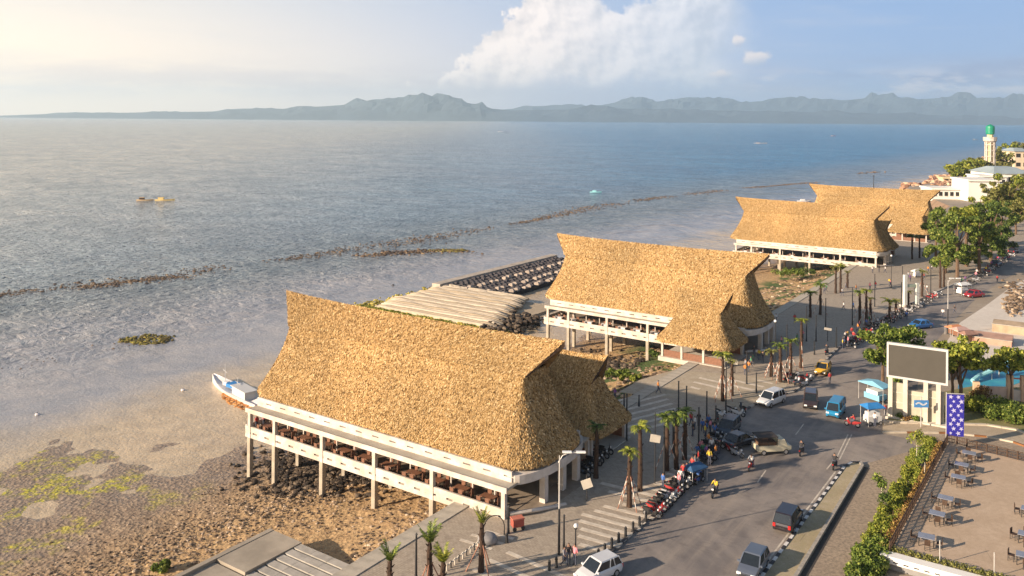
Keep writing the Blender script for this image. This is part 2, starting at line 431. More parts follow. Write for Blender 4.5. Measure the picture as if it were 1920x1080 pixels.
def reef_line(poly, n, spread, smin, smax):
    pts, sz = [], []; Wd = [P(x, y, WL) for x, y in poly]
    lens = [(b - a).length for a, b in zip(Wd, Wd[1:])]; T = sum(lens)
    for _ in range(n):
        u = random.random() * T; i = 0
        while u > lens[i] and i < len(lens) - 1: u -= lens[i]; i += 1
        p = Wd[i].lerp(Wd[i + 1], u / lens[i])
        if mn.noise(Vector((p.x * .045, p.y * .045, 0))) + random.uniform(-.25, .25) < -.10: continue
        w = spread * (1 + 1.2 * mn.noise(Vector((p.x * .02, p.y * .02, 5))))
        p = p + EX * random.gauss(0, abs(w)) + EY * random.uniform(-2, 2); pts.append((p.x, p.y, WL - .08)); sz.append(random.uniform(smin, smax))
    return pts, sz
A, B = reef_line([(-60, 560), (60, 545), (200, 527), (330, 515), (420, 498), (560, 483), (700, 462), (860, 437), (1000, 413), (1120, 387), (1240, 370), (1380, 354), (1540, 341)], 5200, 2.6, .16, .50)
A2, B2 = reef_line([(150, 540), (250, 527), (350, 518)], 1500, 1.6, .18, .5)
A3, B3 = reef_line([(680, 480), (760, 473), (860, 470), (890, 474)], 420, 1.5, .25, .7)
A4, B4 = reef_line([(1590, 327), (1650, 322)], 130, 2, .5, 1.3)
A5, B5 = reef_line([(20, 690), (180, 655), (330, 625)], 60, 3.0, .10, .3)
rock_field('reef_rocks', A + A2 + A3 + A4 + A5, B + B2 + B3 + B4 + B5, reefrock, 'long broken line of small dark reef rocks breaking the shallow water', 'reef')
def patch(px, py, rx, ry, n, label, mt):
    c = P(px, py, WL); pts, sz = [], []
    for _ in range(n):
        a, r_ = random.uniform(0, 6.28), math.sqrt(random.random()); k = 1 + .35 * mn.noise(Vector((math.cos(a) * 2, math.sin(a) * 2, px)))
        pts.append((c.x + rx * r_ * k * math.cos(a), c.y + ry * r_ * k * math.sin(a), WL + random.uniform(-.05, .12))); sz.append(random.uniform(.15, .45))
    rock_field('weedy_reef_patch', pts, sz, mt, label, 'reef')
weedrock = island_mat('weedy_rock', [(0, (0.05, 0.04, 0.02)), (.5, (0.15, 0.115, 0.03)), (1, (0.30, 0.26, 0.05))], .8)
patch(277, 637, 4.6, 3.4, 260, 'oval patch of olive brown weedy rocks alone in the shallows', weedrock)
patch(840, 470, 6.5, 3.2, 220, 'olive green weedy rocks at the end of the reef bar behind the jetty', weedrock)

# ---- land: one sheet inland of the wall, out past the far headland
def poly_sheet(name, pts, z, m, kind='structure', label=None, cat=None, parent=None):
    b = MB(); me_pts = [(p[0], p[1], z) for p in pts]
    n = len(me_pts); A_ = sum(me_pts[i][0] * me_pts[(i + 1) % n][1] - me_pts[(i + 1) % n][0] * me_pts[i][1] for i in range(n))
    if A_ < 0: me_pts = me_pts[::-1]
    from mathutils.geometry import tessellate_polygon
    tris = tessellate_polygon([[Vector(p) for p in me_pts]])
    b.add(me_pts, [tuple(q) for q in tris])
    # consistent upward normals
    f2 = []
    for f in b.f:
        a_, b_, c_ = (Vector(b.v[i]) for i in f)
        f2.append(f if (b_ - a_).cross(c_ - a_).z > 0 else f[::-1])
    b.f = f2
    o = b.build(name, m, parent); return tag(o, label, cat, kind=kind)
def dust_mat(name, c1, c2, c3, s1=.12, s2=1.3, rough=.85, speck=.5, fine=9.0, bm=.25):
    m, t, b = newmat(name); p = pos(t, 'World')
    a = noise(t, p, s1, 6, .65, .6).step(.34, .66); f = noise(t, p, s2, 5, .65).step(.3, .7)
    c = mix(t, a, c1, c2); c = mix(t, f * .5, c, c3)
    sp = noise(t, p, fine, 4, .7)
    c = mix(t, sp.step(.35, .70) * speck, c, tuple(x * .55 for x in c1))
    crack = 1 - vor(t, p, .35, 'Distance', 'DISTANCE_TO_EDGE').step(.0, .012)
    c = mix(t, crack * noise(t, p, .2, 2).step(.5, .6) * .5, c, tuple(x * .4 for x in c1))
    lnk(t, c, b.inputs['Base Color']); b.inputs['Roughness'].default_value = rough; bump(t, b, sp, bm, .04); return m
groundm = dust_mat('dusty_ground', (0.33, 0.27, 0.20), (0.42, 0.35, 0.27), (0.25, 0.20, 0.15))
coast = [G(SHX, -120), G(SHX, 330), P(1700, 352), P(1742, 344), P(1790, 330), P(1835, 314), P(1850, 300), P(1880, 290), P(1925, 281), P(2000, 272), Vector((900, 1100, 0)), Vector((900, -60, 0)), G(SHX + 60, -120)]
poly_sheet('ground', coast, 0.0, groundm)
# ---- headland rim so that the land does not float over the sea
hm = MB()
cl = coast[1:10]
for a_, b_ in zip(cl, cl[1:]):
    hm.add([(a_.x, a_.y, 0), (b_.x, b_.y, 0), (b_.x - 3, b_.y + 9, -6), (a_.x - 3, a_.y + 9, -6)], [(0, 1, 2, 3)])
tag(hm.build('headland_bank', mat('bank_earth', (0.30, 0.20, 0.13), .95, .4, .3)), kind='structure')
pts, sz = [], []
for a_, b_ in zip(cl[1:], cl[2:]):
    for _ in range(int((b_ - a_).length * 1.4)):
        p = a_.lerp(b_, random.random()); pts.append((p.x + random.gauss(-1, 3), p.y + random.gauss(3, 3), random.uniform(-5, .6))); sz.append(random.uniform(.7, 2.2))
for _ in range(160):
    p = P(random.uniform(1745, 1835), random.uniform(330, 348)); pts.append((p.x, p.y, random.uniform(0, .8))); sz.append(random.uniform(.5, 1.8))
rock_field('headland_rocks', pts, sz, island_mat('warm_rock', [(0, (0.14, 0.06, 0.05)), (.5, (0.38, 0.22, 0.14)), (1, (0.66, 0.50, 0.34))], .9), 'pinkish tumbled rocks round the tip of the far headland', 'rocks')

# ---- promenade
def prom_mat():
    m, t, b = newmat('promenade_paving'); p, xl, yl, z = lmat_coords(t)
    a = noise(t, p, .1, 5, .65).step(.35, .65); q = comb(t, xl, yl, 0)
    br = t.nodes.new('ShaderNodeTexBrick'); lnk(t, q, br.inputs['Vector']); br.inputs['Scale'].default_value = 1.0
    br.inputs['Brick Width'].default_value = .4; br.inputs['Row Height'].default_value = .2; br.inputs['Mortar Size'].default_value = .015
    for i, c in enumerate(((0.46, 0.39, 0.30), (0.35, 0.29, 0.225), (0.18, 0.145, 0.11))): br.inputs[i + 1].default_value = c + (1,)
    c = mix(t, a * .6, S(t, br.outputs[0]), mix(t, noise(t, p, 2.5, 4, .7).step(.35, .65), (0.27, 0.225, 0.175), (0.44, 0.375, 0.295)))
    c = mix(t, noise(t, p, .8, 5, .7).step(.55, .75) * .5, c, (0.14, 0.12, 0.10))
    lnk(t, c, b.inputs['Base Color']); b.inputs['Roughness'].default_value = .8; bump(t, b, S(t, br.outputs[1]) * -1 + noise(t, p, 8, 3), .3, .02); return m
KERB_L = [(1040, 1120), (1090, 1080), (1165, 1020), (1253, 935), (1290, 900), (1322, 862), (1338, 836), (1352, 806), (1392, 772), (1440, 746), (1488, 736), (1522, 710), (1552, 672), (1597, 630), (1650, 596), (1700, 572), (1800, 528), (1850, 500), (1890, 480), (1930, 459)]
kl = [P(x, y) for x, y in KERB_L]
prom = [G(SHX, -60), G(SHX, 330)] + [P(1925, 440), P(1930, 459)] + kl[::-1] + [P(960, 1180), G(30, -60)]
prom_o = poly_sheet('promenade', [G(SHX, -60), G(SHX, 300), P(1990, 420)] + kl[::-1] + [P(960, 1200)], .14, prom_mat())
# kerb stones of the promenade
kerb = empty('promenade_kerb', kl[2], kind='structure')
km = [mat('kerb_pale', (0.52, 0.47, 0.40), .85, .3), mat('kerb_dark', (0.10, 0.09, 0.085), .85, .3)]
kb = MB().box(-.5, .5, -.14, .14, 0, .17); kmesh = [kb.mesh('kerb_stone', k) for k in km]
def run_blocks(pl, step, parent, meshes, name, z=0, limit=400, alt=True, start=0):
    i = 0; acc = 0; org = parent.matrix_world.translation if False else parent.location
    for a_, b_ in zip(pl, pl[1:]):
        Ls = (b_ - a_).length; ang = math.atan2(b_.y - a_.y, b_.x - a_.x); n = max(1, int(Ls / step))
        for k in range(n):
            p = a_.lerp(b_, (k + .5) / n)
            o = link(name, meshes[i % len(meshes)], parent, (p.x - org.x, p.y - org.y, z), ang); o.scale = (Ls / n / 1.0 * .985, 1, 1); i += 1
            if i > limit: return
run_blocks(kl[:14], 1.0, kerb, kmesh, 'kerb_stone', 0, 290)
far = MB()
for a_, b_ in zip(kl[13:], kl[14:]): far.beam(a_ + Vector((0, 0, .08)), b_ + Vector((0, 0, .08)), .28, .17)
tag(far.build('far_kerb', km[0]), kind='structure')
# wall and coping along the water's edge
sea_wall = empty('sea_wall', G(SHX, -50), ANG, kind='structure')
w = MB().box(-.35, 0, 0, 360, -6, -.02); w.build('wall_face', mat('old_concrete', (0.34, 0.30, 0.24), .9, .4, .5), sea_wall)
cope = MB().box(-.45, 1.15, -.72, .72, 0, .22).mesh('coping_slab', mat('coping_concrete', (0.47, 0.42, 0.34), .88, .3, 1.2))
for k in range(170): link('coping_slab', cope, sea_wall, (0, .75 + 1.46 * k, .0))

# pale bands laid into the promenade (geometry, a little proud)
band_m = mat('pale_band', (0.66, 0.59, 0.49), .8, .45, 1.2, c2=(0.46, 0.40, 0.32))
def inside(pt, poly):
    x, y = pt[:2]; r_ = False; n = len(poly)
    for i in range(n):
        x1, y1 = poly[i][:2]; x2, y2 = poly[(i + 1) % n][:2]
        if (y1 > y) != (y2 > y) and x < (x2 - x1) * (y - y1) / (y2 - y1) + x1: r_ = not r_
    return r_
bands = empty('paving_bands', P(1150, 960, .144), kind='structure')
org = bands.location
def band_field(poly_px, a_dir, step, wdt, dz=.004):
    poly = [P(x, y, .144) for x, y in poly_px]
    d = a_dir.normalized(); nrm = Vector((-d.y, d.x, 0)); c = sum(poly, Vector()) / len(poly)
    ext = max((p - c).length for p in poly)
    k = -int(ext / step) - 1
    while k * step < ext:
        base_ = c + nrm * (k * step); run = None; u = -ext
        segs = []
        while u < ext:
            ins = inside(base_ + d * u, poly)
            if ins and run is None: run = u
            if not ins and run is not None: segs.append((run, u)); run = None
            u += .35
        for a_, b_ in segs:
            if b_ - a_ < 1: continue
            p = base_ + d * ((a_ + b_) / 2) - org; b = MB().rbox((0, 0, 0), (b_ - a_, wdt, .012))
            b.build('paving_band', band_m, bands, loc=(p.x, p.y, dz), rz=math.atan2(d.y, d.x))
        k += 1
dband = (P(1190, 1003, .14) - P(1085, 975, .14))
band_field([(1082, 965), (1130, 948), (1225, 940), (1235, 960), (1130, 1045), (1085, 1030)], dband, 1.25, .5)
band_field([(1120, 905), (1230, 905), (1300, 840), (1318, 850), (1235, 940), (1170, 945)], dband, 1.35, .55)
band_field([(1150, 745), (1240, 735), (1290, 800), (1225, 800), (1160, 830)], P(1240, 748, .14) - P(1160, 768, .14), 1.5, .5)
band_field([(960, 1030), (1060, 1075), (1040, 1100), (900, 1100), (880, 1060)], P(1060, 1080, .14) - P(980, 1045, .14), 1.9, .45)
band_field([(860, 1010), (930, 985), (960, 1010), (900, 1040)], dband, 1.2, .35)
band_field([(1400, 735), (1290, 728), (1310, 705), (1460, 715)], P(1400, 735, .14) - P(1300, 712, .14), 2.2, .6)

# ---- the road
def road_mat():
    m, t, b = newmat('worn_asphalt'); p, xl, yl, z = lmat_coords(t)
    a = noise(t, p, .07, 6, .6, 1.0).step(.35, .65); st_ = noise(t, comb(t, xl * .8, yl * .07, 0), 1.0, 5, .65).step(.4, .7)
    c = mix(t, a, (0.15, 0.135, 0.13), (0.33, 0.285, 0.245)); c = mix(t, st_ * .5, c, (0.38, 0.32, 0.26))
    c = mix(t, noise(t, p, .5, 5, .7).step(.50, .70) * .55, c, (0.13, 0.11, 0.10))
    sp = noise(t, p, 14, 3, .7); c = mix(t, sp.step(.3, .7) * .3, c, (0.12, 0.105, 0.095))
    # mended trenches
    ln = noise(t, comb(t, xl * .10, yl * .9, 0), 1.0, 4, .7, .5)
    c = mix(t, (1 - (ln - .5).abs().step(.0, .012)) * .35, c, (0.08, 0.072, 0.068))
    lnk(t, c, b.inputs['Base Color']); b.inputs['Roughness'].default_value = .72; bump(t, b, sp, .3, .03); return m
roadm = road_mat()
KR = [(1930, 500), (1880, 525), (1830, 560), (1790, 600), (1755, 640), (1730, 690), (1700, 790), (1662, 793), (1650, 812), (1700, 822), (1722, 842), (1640, 955), (1560, 1100)]
poly_sheet('road', kl + [P(x, y) for x, y in KR] + [P(1400, 1250), P(1000, 1200)], .006, roadm)
# lane by the median: rougher stony surface
lane = dust_mat('stony_lane', (0.30, 0.235, 0.17), (0.38, 0.30, 0.215), (0.44, 0.34, 0.24), .2, 2.5, .9, .85, 3.5, .8)
poly_sheet('side_lane', [P(x, y) for x, y in ((1470, 1110), (1500, 1078), (1616, 872), (1650, 862), (1722, 842), (1700, 880), (1660, 950), (1615, 1050), (1590, 1110))], .012, lane)
poly_sheet('turning_lane', [P(x, y) for x, y in ((1700, 822), (1780, 815), (1860, 824), (1945, 846), (1945, 869), (1860, 850), (1775, 832), (1722, 842))], .009, lane)
# median with black and white kerb
med_pts = [(1400, 1120), (1445, 1062), (1583, 878), (1597, 869), (1612, 869), (1617, 876), (1495, 1080), (1470, 1120)]
medw = [P(x, y) for x, y in med_pts]
mb_ = MB(); mb_.prism([(p.x, p.y) for p in medw], -.05, .13)
median = tag(mb_.build('median', dust_mat('median_soil', (0.38, 0.31, 0.20), (0.46, 0.38, 0.26), (0.30, 0.26, 0.12), .4, 2.0, .9, .5)), kind='structure')
bw = empty('median_kerb', medw[1], kind='structure')
bm2 = MB().box(-.5, .5, -.13, .13, 0, .19)
bwm = [bm2.mesh('kerb_block', mat('white_paint', (0.78, 0.76, 0.72), .7, .25, 4)), bm2.mesh('kerb_block', mat('black_paint', (0.035, 0.035, 0.04), .6, .3, 4))]
run_blocks(medw[0:5], .72, bw, bwm, 'kerb_block', 0, 160)
dk = MB()
for a_, b_ in zip(medw[4:], medw[5:]): dk.beam(a_ + Vector((0, 0, .14)), b_ + Vector((0, 0, .14)), .3, .30)
tag(dk.build('median_back_kerb', mat('back_kerb', (0.42, 0.38, 0.32), .85, .4, 3)), kind='structure')
dd = MB(); off = Vector((.45, -.1, 0))
dd.beam(medw[5] + off + Vector((0, 0, .02)), medw[6] + off + Vector((0, 0, .02)), .55, .012)
tag(dd.build('gutter', mat('gutter_dark', (0.07, 0.06, 0.05), .9, .3, 3)), kind='structure')
# painted edge line and the twin centre lines
pl = MB()
def paint(a, b_, wd, z=.0135):
    a, b_ = P(*a), P(*b_); pl.beam(a + Vector((0, 0, z)), b_ + Vector((0, 0, z)), wd, .003)
paint((1432, 1062), (1567, 884), .16)
paint((1430, 1066), (1400, 1105), .16)
for a, b_ in (((1567, 862), (1590, 815)), ((1574, 862), (1597, 815)), ((1420, 905), (1436, 882)), ((1492, 815), (1507, 795)), ((1550, 880), (1560, 868))): paint(a, b_, .13)
tag(pl.build('road_markings', mat('worn_paint', (0.62, 0.56, 0.47), .8, .5, 1.5, c2=(0.36, 0.32, 0.27))), kind='structure')
# sandy spill over the promenade and paving under the second hall's forecourt
poly_sheet('sandy_forecourt', [P(x, y, .15) for x, y in ((1160, 735), (1200, 712), (1262, 694), (1380, 702), (1480, 712), (1470, 735), (1430, 745), (1390, 765), (1310, 750), (1240, 745))], .15, dust_mat('forecourt_sand', (0.42, 0.35, 0.25), (0.50, 0.43, 0.33), (0.32, 0.26, 0.18), .3, 1.6, .9, .5))
poly_sheet('concrete_yard', [P(x, y) for x, y in ((1765, 655), (1800, 605), (1850, 572), (1900, 535), (1960, 505), (2050, 560), (2050, 720), (1900, 700), (1830, 668))], .010, dust_mat('yard_concrete', (0.66, 0.60, 0.52), (0.72, 0.66, 0.58), (0.55, 0.47, 0.39), .15, .9, .85, .35))
pool = poly_sheet('pool_floor', [P(x, y) for x, y in ((1795, 735), (1800, 700), (1850, 678), (1935, 672), (1960, 700), (1900, 722), (1850, 742))], .014, mat('blue_play_floor', (0.03, 0.20, 0.38), .5, .5, .4, c2=(0.05, 0.35, 0.42)))
# ---- the lower landing with its steps, seaward of the wall
landing = empty('landing', G(0.3, -19), ANG, kind='structure')
ld = MB().box(0, 12.3, -45, -6.2, -5.6, -1.45); ld.box(0, .5, -45, 0, -5.6, -1.2); ld.box(0, 4.2, -6.0, 0, -5.6, -1.25)
ld.build('landing_slab', mat('landing_concrete', (0.42, 0.365, 0.29), .9, .35, .35), landing)
for k in range(6):
    y0 = -.15 - k * 1.0
    for sx in range(4):
        x0 = 4.3 + sx * 2.0
        MB().box(x0, x0 + 1.97, y0 - .80, y0, -5.6, -1.30 - .035 * k).build('step', mat('step_concrete', (0.45, 0.42, 0.37), .85, .3, 1), landing)
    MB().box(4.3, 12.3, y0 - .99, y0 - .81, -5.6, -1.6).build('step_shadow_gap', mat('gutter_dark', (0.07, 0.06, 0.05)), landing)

# ---- mountains: two ranges of real relief across the bay
def rng_mtn(name, sky_pts, dist, depth, mt, rough, seed, base=WL):
    n = 260; rows = 16; vs, fs = [], []
    xs_ = [p[0] for p in sky_pts]; ys2 = [p[1] for p in sky_pts]
    for i in range(n + 1):
        px = -260 + (2180 + 260) * i / n; py = np.interp(px, xs_, ys2)
        top = PD(px, py, dist); h = max(1, top.z - base)
        for j in range(rows + 1):
            v = j / rows; prof = math.sin(min(1, v / .62) * math.pi / 2) ** 1.1 if v < .62 else math.cos((v - .62) / .38 * math.pi / 2)
            d = dist - depth * .62 + depth * v; k = d / dist
            nz = mn.fractal(Vector((i * .17 + seed, v * 3.0, seed)), .8, 2.1, 5) * rough
            z = base - 1 + (h + 1) * prof * (1 + (nz * .9 if 0 < j < rows and abs(v - .62) > .05 else 0)) + (0 if 0 < v < 1 else -3)
            # points on the crest line project where the photograph has them
            vs.append((top.x * k + mn.noise(Vector((i * .2, v * 4, seed))) * 60 * (0 if abs(v - .62) < .05 else 1), d, z))
    for i in range(n):
        for j in range(rows):
            a = i * (rows + 1) + j; fs.append((a, a + rows + 1, a + rows + 2, a + 1))
    b = MB(); b.v, b.f, b.m = vs, fs, [0] * len(fs)
    return tag(b.build(name, mt, smooth=False), kind='structure')
mm = mat('mountain_forest', (0.055, 0.08, 0.10), 1, .45, .004, space='World')
skyl = [(-300, 219), (0, 217), (100, 213), (250, 211), (400, 209), (430, 205), (450, 207), (500, 206), (560, 202), (640, 197), (680, 191), (700, 186), (745, 186), (790, 180), (830, 186), (870, 191), (890, 196), (905, 190), (915, 203), (960, 207), (1010, 206), (1080, 205), (1140, 203), (1200, 204), (1280, 206), (1380, 208), (1500, 210), (1700, 214), (1920, 222), (2200, 224)]
skyf = [(-300, 226), (600, 224), (900, 214), (960, 206), (1000, 199), (1060, 197), (1110, 200), (1150, 193), (1185, 183), (1230, 191), (1290, 182), (1340, 185), (1380, 193), (1450, 188), (1520, 186), (1580, 188), (1630, 184), (1700, 187), (1760, 184), (1800, 182), (1860, 186), (1920, 184), (2200, 190)]
rng_mtn('near_mountains', skyl, 11800, 1900, mm, .42, 3.3)
rng_mtn('far_mountains', skyf, 15000, 1800, mm, .42, 8.1)

# ---- haze
SC.cycles.volume_bounces = 1
hz = MB().box(-15500, 15500, -450, 17400, -7.5, 600)
hm_ = bpy.data.materials.new('bay_haze'); hm_.use_nodes = True; ht = hm_.node_tree; ht.nodes.clear()
pv = ht.nodes.new('ShaderNodeVolumePrincipled'); pv.inputs['Color'].default_value = (0.64, 0.84, 1.0, 1); pv.inputs['Density'].default_value = 7.8e-5; pv.inputs['Anisotropy'].default_value = .25
ho = ht.nodes.new('ShaderNodeOutputMaterial'); ht.links.new(pv.outputs[0], ho.inputs['Volume'])
tag(hz.build('haze', hm_), kind='stuff')
# ================================================================== the thatched halls
straw = island_mat('straw_tuft', [(0, (0.10, 0.055, 0.02)), (.16, (0.30, 0.175, 0.065)), (.42, (0.52, 0.33, 0.135)), (.82, (0.63, 0.41, 0.18)), (1, (0.92, 0.69, 0.39))], .85, wn=(.09, (.74, .76, .78)))
straw_base = mat('straw_base', (0.30, 0.19, 0.08), .95, .45, 2.0, .8)
white_c = mat('white_concrete', (0.66, 0.60, 0.54), .7, .14, .7, c2=(0.47, 0.41, 0.34))
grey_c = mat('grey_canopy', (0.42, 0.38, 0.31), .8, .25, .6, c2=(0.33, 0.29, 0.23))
pile_c = mat('pile_concrete', (0.46, 0.40, 0.31), .85, .3, .7)
dark_c = mat('dark_opening', (0.02, 0.016, 0.014), .8, .3)
wood_d = mat('dark_wood', (0.075, 0.04, 0.022), .7, .4, 2)
wood_r = mat('red_brown_wood', (0.25, 0.115, 0.065), .6, .35, 3)
floor_m = mat('deck_floor', (0.30, 0.24, 0.18), .7, .3, 1)

def rr(hl, hw, r_, n=5, z=0, seg=10):
    """rounded rectangle ring, straight sides subdivided"""
    pts = []
    cs = [(hl - r_, -hw + r_, -90), (hl - r_, hw - r_, 0), (-hl + r_, hw - r_, 90), (-hl + r_, -hw + r_, 180)]
    for q, (cx, cy, a0) in enumerate(cs):
        for k in range(n + 1):
            a = R(a0 + 90 * k / n); pts.append((cx + r_ * math.cos(a), cy + r_ * math.sin(a), z))
        nx = cs[(q + 1) % 4]; a = R(a0 + 90); p = (cx + r_ * math.cos(a), cy + r_ * math.sin(a)); nn = (nx[0] + r_ * math.cos(a), nx[1] + r_ * math.sin(a))
        for k in range(1, seg): pts.append((p[0] + (nn[0] - p[0]) * k / seg, p[1] + (nn[1] - p[1]) * k / seg, z))
    return pts
def scatter_tufts(quads, n, w0, l0, lift=.055):
    Q = np.array(quads, dtype=float)                      # bl, br, tr, tl
    ar = np.linalg.norm(np.cross(Q[:, 2] - Q[:, 0], Q[:, 3] - Q[:, 1]), axis=1) / 2
    idx = rng.choice(len(Q), n, p=ar / ar.sum()); u, v = rng.random(n)[:, None], rng.random(n)[:, None]; q = Q[idx]
    p = (q[:, 0] * (1 - u) + q[:, 1] * u) * (1 - v) + (q[:, 3] * (1 - u) + q[:, 2] * u) * v
    dn = (q[:, 0] + q[:, 1]) / 2 - (q[:, 2] + q[:, 3]) / 2; dn /= np.linalg.norm(dn, axis=1)[:, None]
    nr = np.cross(q[:, 1] - q[:, 0], q[:, 3] - q[:, 0]); nr /= np.linalg.norm(nr, axis=1)[:, None] + 1e-9
    sd_ = np.cross(nr, dn)
    a = rng.normal(0, .45, n)[:, None]; d2 = dn * np.cos(a) + sd_ * np.sin(a); s2 = np.cross(nr, d2)
    w = w0 * rng.uniform(.6, 1.4, n)[:, None]; l = l0 * rng.uniform(.6, 1.4, n)[:, None]; h = lift * rng.uniform(.4, 1.8, n)[:, None]
    root = p - d2 * l * .5 + nr * .02; tip = p + d2 * l * .5 + nr * h
    tw = rng.normal(0, .35, n)[:, None] * h
    return np.stack([root - s2 * w * .35, root + s2 * w * .35, tip + s2 * w * .5 + nr * tw, tip - s2 * w * .5 - nr * tw], 1).reshape(-1, 3)
def make_roof(parent, name, He, We, ze, Lj, Wj, zj, Lr, zr, re, nt, w0, l0, xo=0):
    lv = 9; rings = []
    for i in range(lv + 1):
        f = i / lv; a = (1 - f) ** 1.22; b = (1 - f) ** 1.55
        sag = 0.10 * math.sin(f * math.pi)
        rings.append([(x - xo * (1 - f), y, z) for x, y, z in rr(Lj + (He - Lj) * b, Wj + (We - Wj) * a, max(.12, re * (1 - f) ** 1.1), 5, ze + (zj - ze) * f)])
    m = MB(); under = [(x * .93, y * .86, z + .35) for x, y, z in rings[0]]; lip = [(x, y, z - .32) for x, y, z in rings[0]]
    m.rings([under, lip] + rings, cap0=True, cap1=True)
    N = len(rings[0]); Q = []
    for i in range(lv):
        for k in range(N):
            k2 = (k + 1) % N; Q.append([rings[i][k], rings[i][k2], rings[i + 1][k2], rings[i + 1][k]])
    for k in range(N): k2 = (k + 1) % N; Q.append([lip[k], lip[k2], rings[0][k2], rings[0][k]])
    # gabled top with prows leaning out at both ends
    n = 12; th = .38; up = lambda u: zr + .35 * abs(2 * u - 1) ** 3
    for sgn in (-1, 1):
        bot, top = [], []
        for k in range(n + 1):
            u = k / n; bot.append(((2 * u - 1) * (Lj + .15), sgn * (Wj + .12), zj - .05)); top.append(((2 * u - 1) * Lr, 0, up(u)))
        inn = [(x, y - sgn * th, z - .12) for x, y, z in bot]; tin = [(x, y, z - th * 1.3) for x, y, z in top]
        for k in range(n):
            q = [bot[k], bot[k + 1], top[k + 1], top[k]]; q2 = [inn[k], inn[k + 1], tin[k + 1], tin[k]]
            if sgn > 0: q = [q[1], q[0], q[3], q[2]]
            m.add(q, [(0, 1, 2, 3)]); m.add(q2, [(3, 2, 1, 0)])
            Q.append(q)
        for e in (0, n): m.add([bot[e], inn[e], tin[e], top[e]], [(0, 1, 2, 3)], 1)
    for e in (-1, 1):   # dark face set back in the open gable, standing in for its inner shade
        x = e * (Lj - .5)
        m.add([(x, -Wj, zj - .3), (x, Wj, zj - .3), (x + e * 1.3, 0, zr - .6)], [(0, 1, 2)], 2)
    rf = m.build(name, [straw_base, wood_d, dark_c], parent)
    V = scatter_tufts(Q, nt, w0, l0)
    tf = link('thatch_tufts', np_mesh('thatch_tufts', V, 4, straw), rf); tag(tf, kind='stuff')
    # ridge cap of denser straw
    return rf
def make_hall(mir, nt, w0, l0):
    """mir = +1: the small roof is on the far side; -1: on the near side"""
    root = empty('thatched_hall')
    make_roof(root, 'main_roof', 19.95, 5.85, 4.05, 16.6, 2.2, 11.3, 19.8, 14.3, 3.8, nt, w0, l0, .25)
    ax = empty('annex_roof_group') if False else None
    # annex roof: same form, smaller, beside the street end
    cx, cy = 13.4, mir * 12.0
    hold = MB()
    rf = make_roof(root, 'annex_roof', 5.9, 4.7, 2.9, 3.3, 1.4, 7.4, 4.7, 9.9, 1.8, int(nt * .30), w0, l0)
    rf.location = (cx, cy, 0)
    # floors
    dk = MB()
    poly = [(x, y) for x, y, z in rr(18.1, 7.5, 1.6, 4, 0, 2)]
    dk.prism(poly, -.25, .22); dk.build('deck', floor_m, root)
    # parapet of two white rails with slots between, all round the deck
    def band(name, x0, x1, z0, h, yo, gap=(.36, .16), sl=1.9):
        for sy in (-1, 1):
            y = sy * yo; y0, y1 = min(y, y + sy * .22), max(y, y + sy * .22)
            b = MB(); b.box(x0, x1, y0, y1, z0, z0 + h * gap[0]); b.box(x0, x1, y0 + .002, y1 - .002, z0 + h * (gap[0] + gap[1]), z0 + h)
            n = int((x1 - x0) / sl); st_ = (x1 - x0) / n
            for k in range(n):
                b.box(x0 + k * st_, x0 + (k + .62) * st_, y0 + .03, y1 - .03, z0 + h * gap[0], z0 + h * (gap[0] + gap[1]))
            b.build(name, white_c, root)
    band('deck_parapet', -17.6, 18.3, -.30, 1.25, 7.5)
    b = MB()
    for sx, x in ((-1, -17.6),):
        b.box(x - .25, x, -7.5, 7.5, -.3, .2); b.box(x - .24, x - .01, -7.49, 7.49, .42, .95)
        for k in range(8): b.box(x - .22, x - .03, -7.4 + k * 1.95, -6.3 + k * 1.95, .2, .42)
    b.build('end_parapet', white_c, root)
    # canopy slab with inner parapet below the eaves
    b = MB()
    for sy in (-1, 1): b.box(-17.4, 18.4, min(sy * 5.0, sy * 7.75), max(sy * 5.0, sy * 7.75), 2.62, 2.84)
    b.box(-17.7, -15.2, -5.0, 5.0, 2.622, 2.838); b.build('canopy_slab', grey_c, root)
    b = MB()
    for sy in (-1, 1): b.box(-17.5, 18.5, min(sy * 7.70, sy * 7.82), max(sy * 7.70, sy * 7.82), 2.5, 2.98)
    b.build('canopy_edge', white_c, root)
    band('upper_parapet', -17.3, 18.0, 2.845, .95, 6.05, (.42, .14), 2.3)
    # rounded street end canopy
    rings_ = []
    arc = [(17.9 + 1.9 * math.cos(R(a)), 6.15 * math.sin(R(a))) for a in range(-90, 91, 10)]
    b = MB()
    outer = [(17.4, -6.15)] + arc + [(17.4, 6.15)]
    b.prism(outer, 2.62, 3.45); b.build('end_canopy', white_c, root)
    # columns standing on the beach or street
    cm = MB().box(-.24, .24, -.24, .24, -5.8, -.3, 1); cm.box(-.2, .2, -.2, .2, -.3, 2.62, 0)
    cme = cm.mesh('column', [white_c, pile_c])
    for x in (-16.9, -12.7, -5.2, 2.3, 9.8, 18.1):
        for sy in (-1, 1): link('column', cme, root, (x, sy * 7.58, 0))
    for x in (-14.5, -7, 0, 7, 14):
        for y in (-2.6, 2.6): link('column', cme, root, (x, y, 0))
    for y in (-2.8, .5, 3.2): link('column', MB().box(-.3, .3, -.3, .3, -.1, 2.62).mesh('column', white_c), root, (19.3, y, 0))
    # thin posts carrying the eaves
    pm = MB().box(-.06, .06, -.06, .06, .22, 2.62).mesh('eave_post', white_c)
    for k in range(13):
        for sy in (-1, 1): link('eave_post', pm, root, (-15.5 + k * 2.6, sy * 5.6, 0))
    # low curved wall and ramp at the street end
    b = MB(); b.tube([(18.5, -7.2, .5), (19.7, -5.6, .5), (20.6, -3.6, .3), (21.2, -2.0, .15)], .18, 6); b.build('ramp_wall', white_c, root)
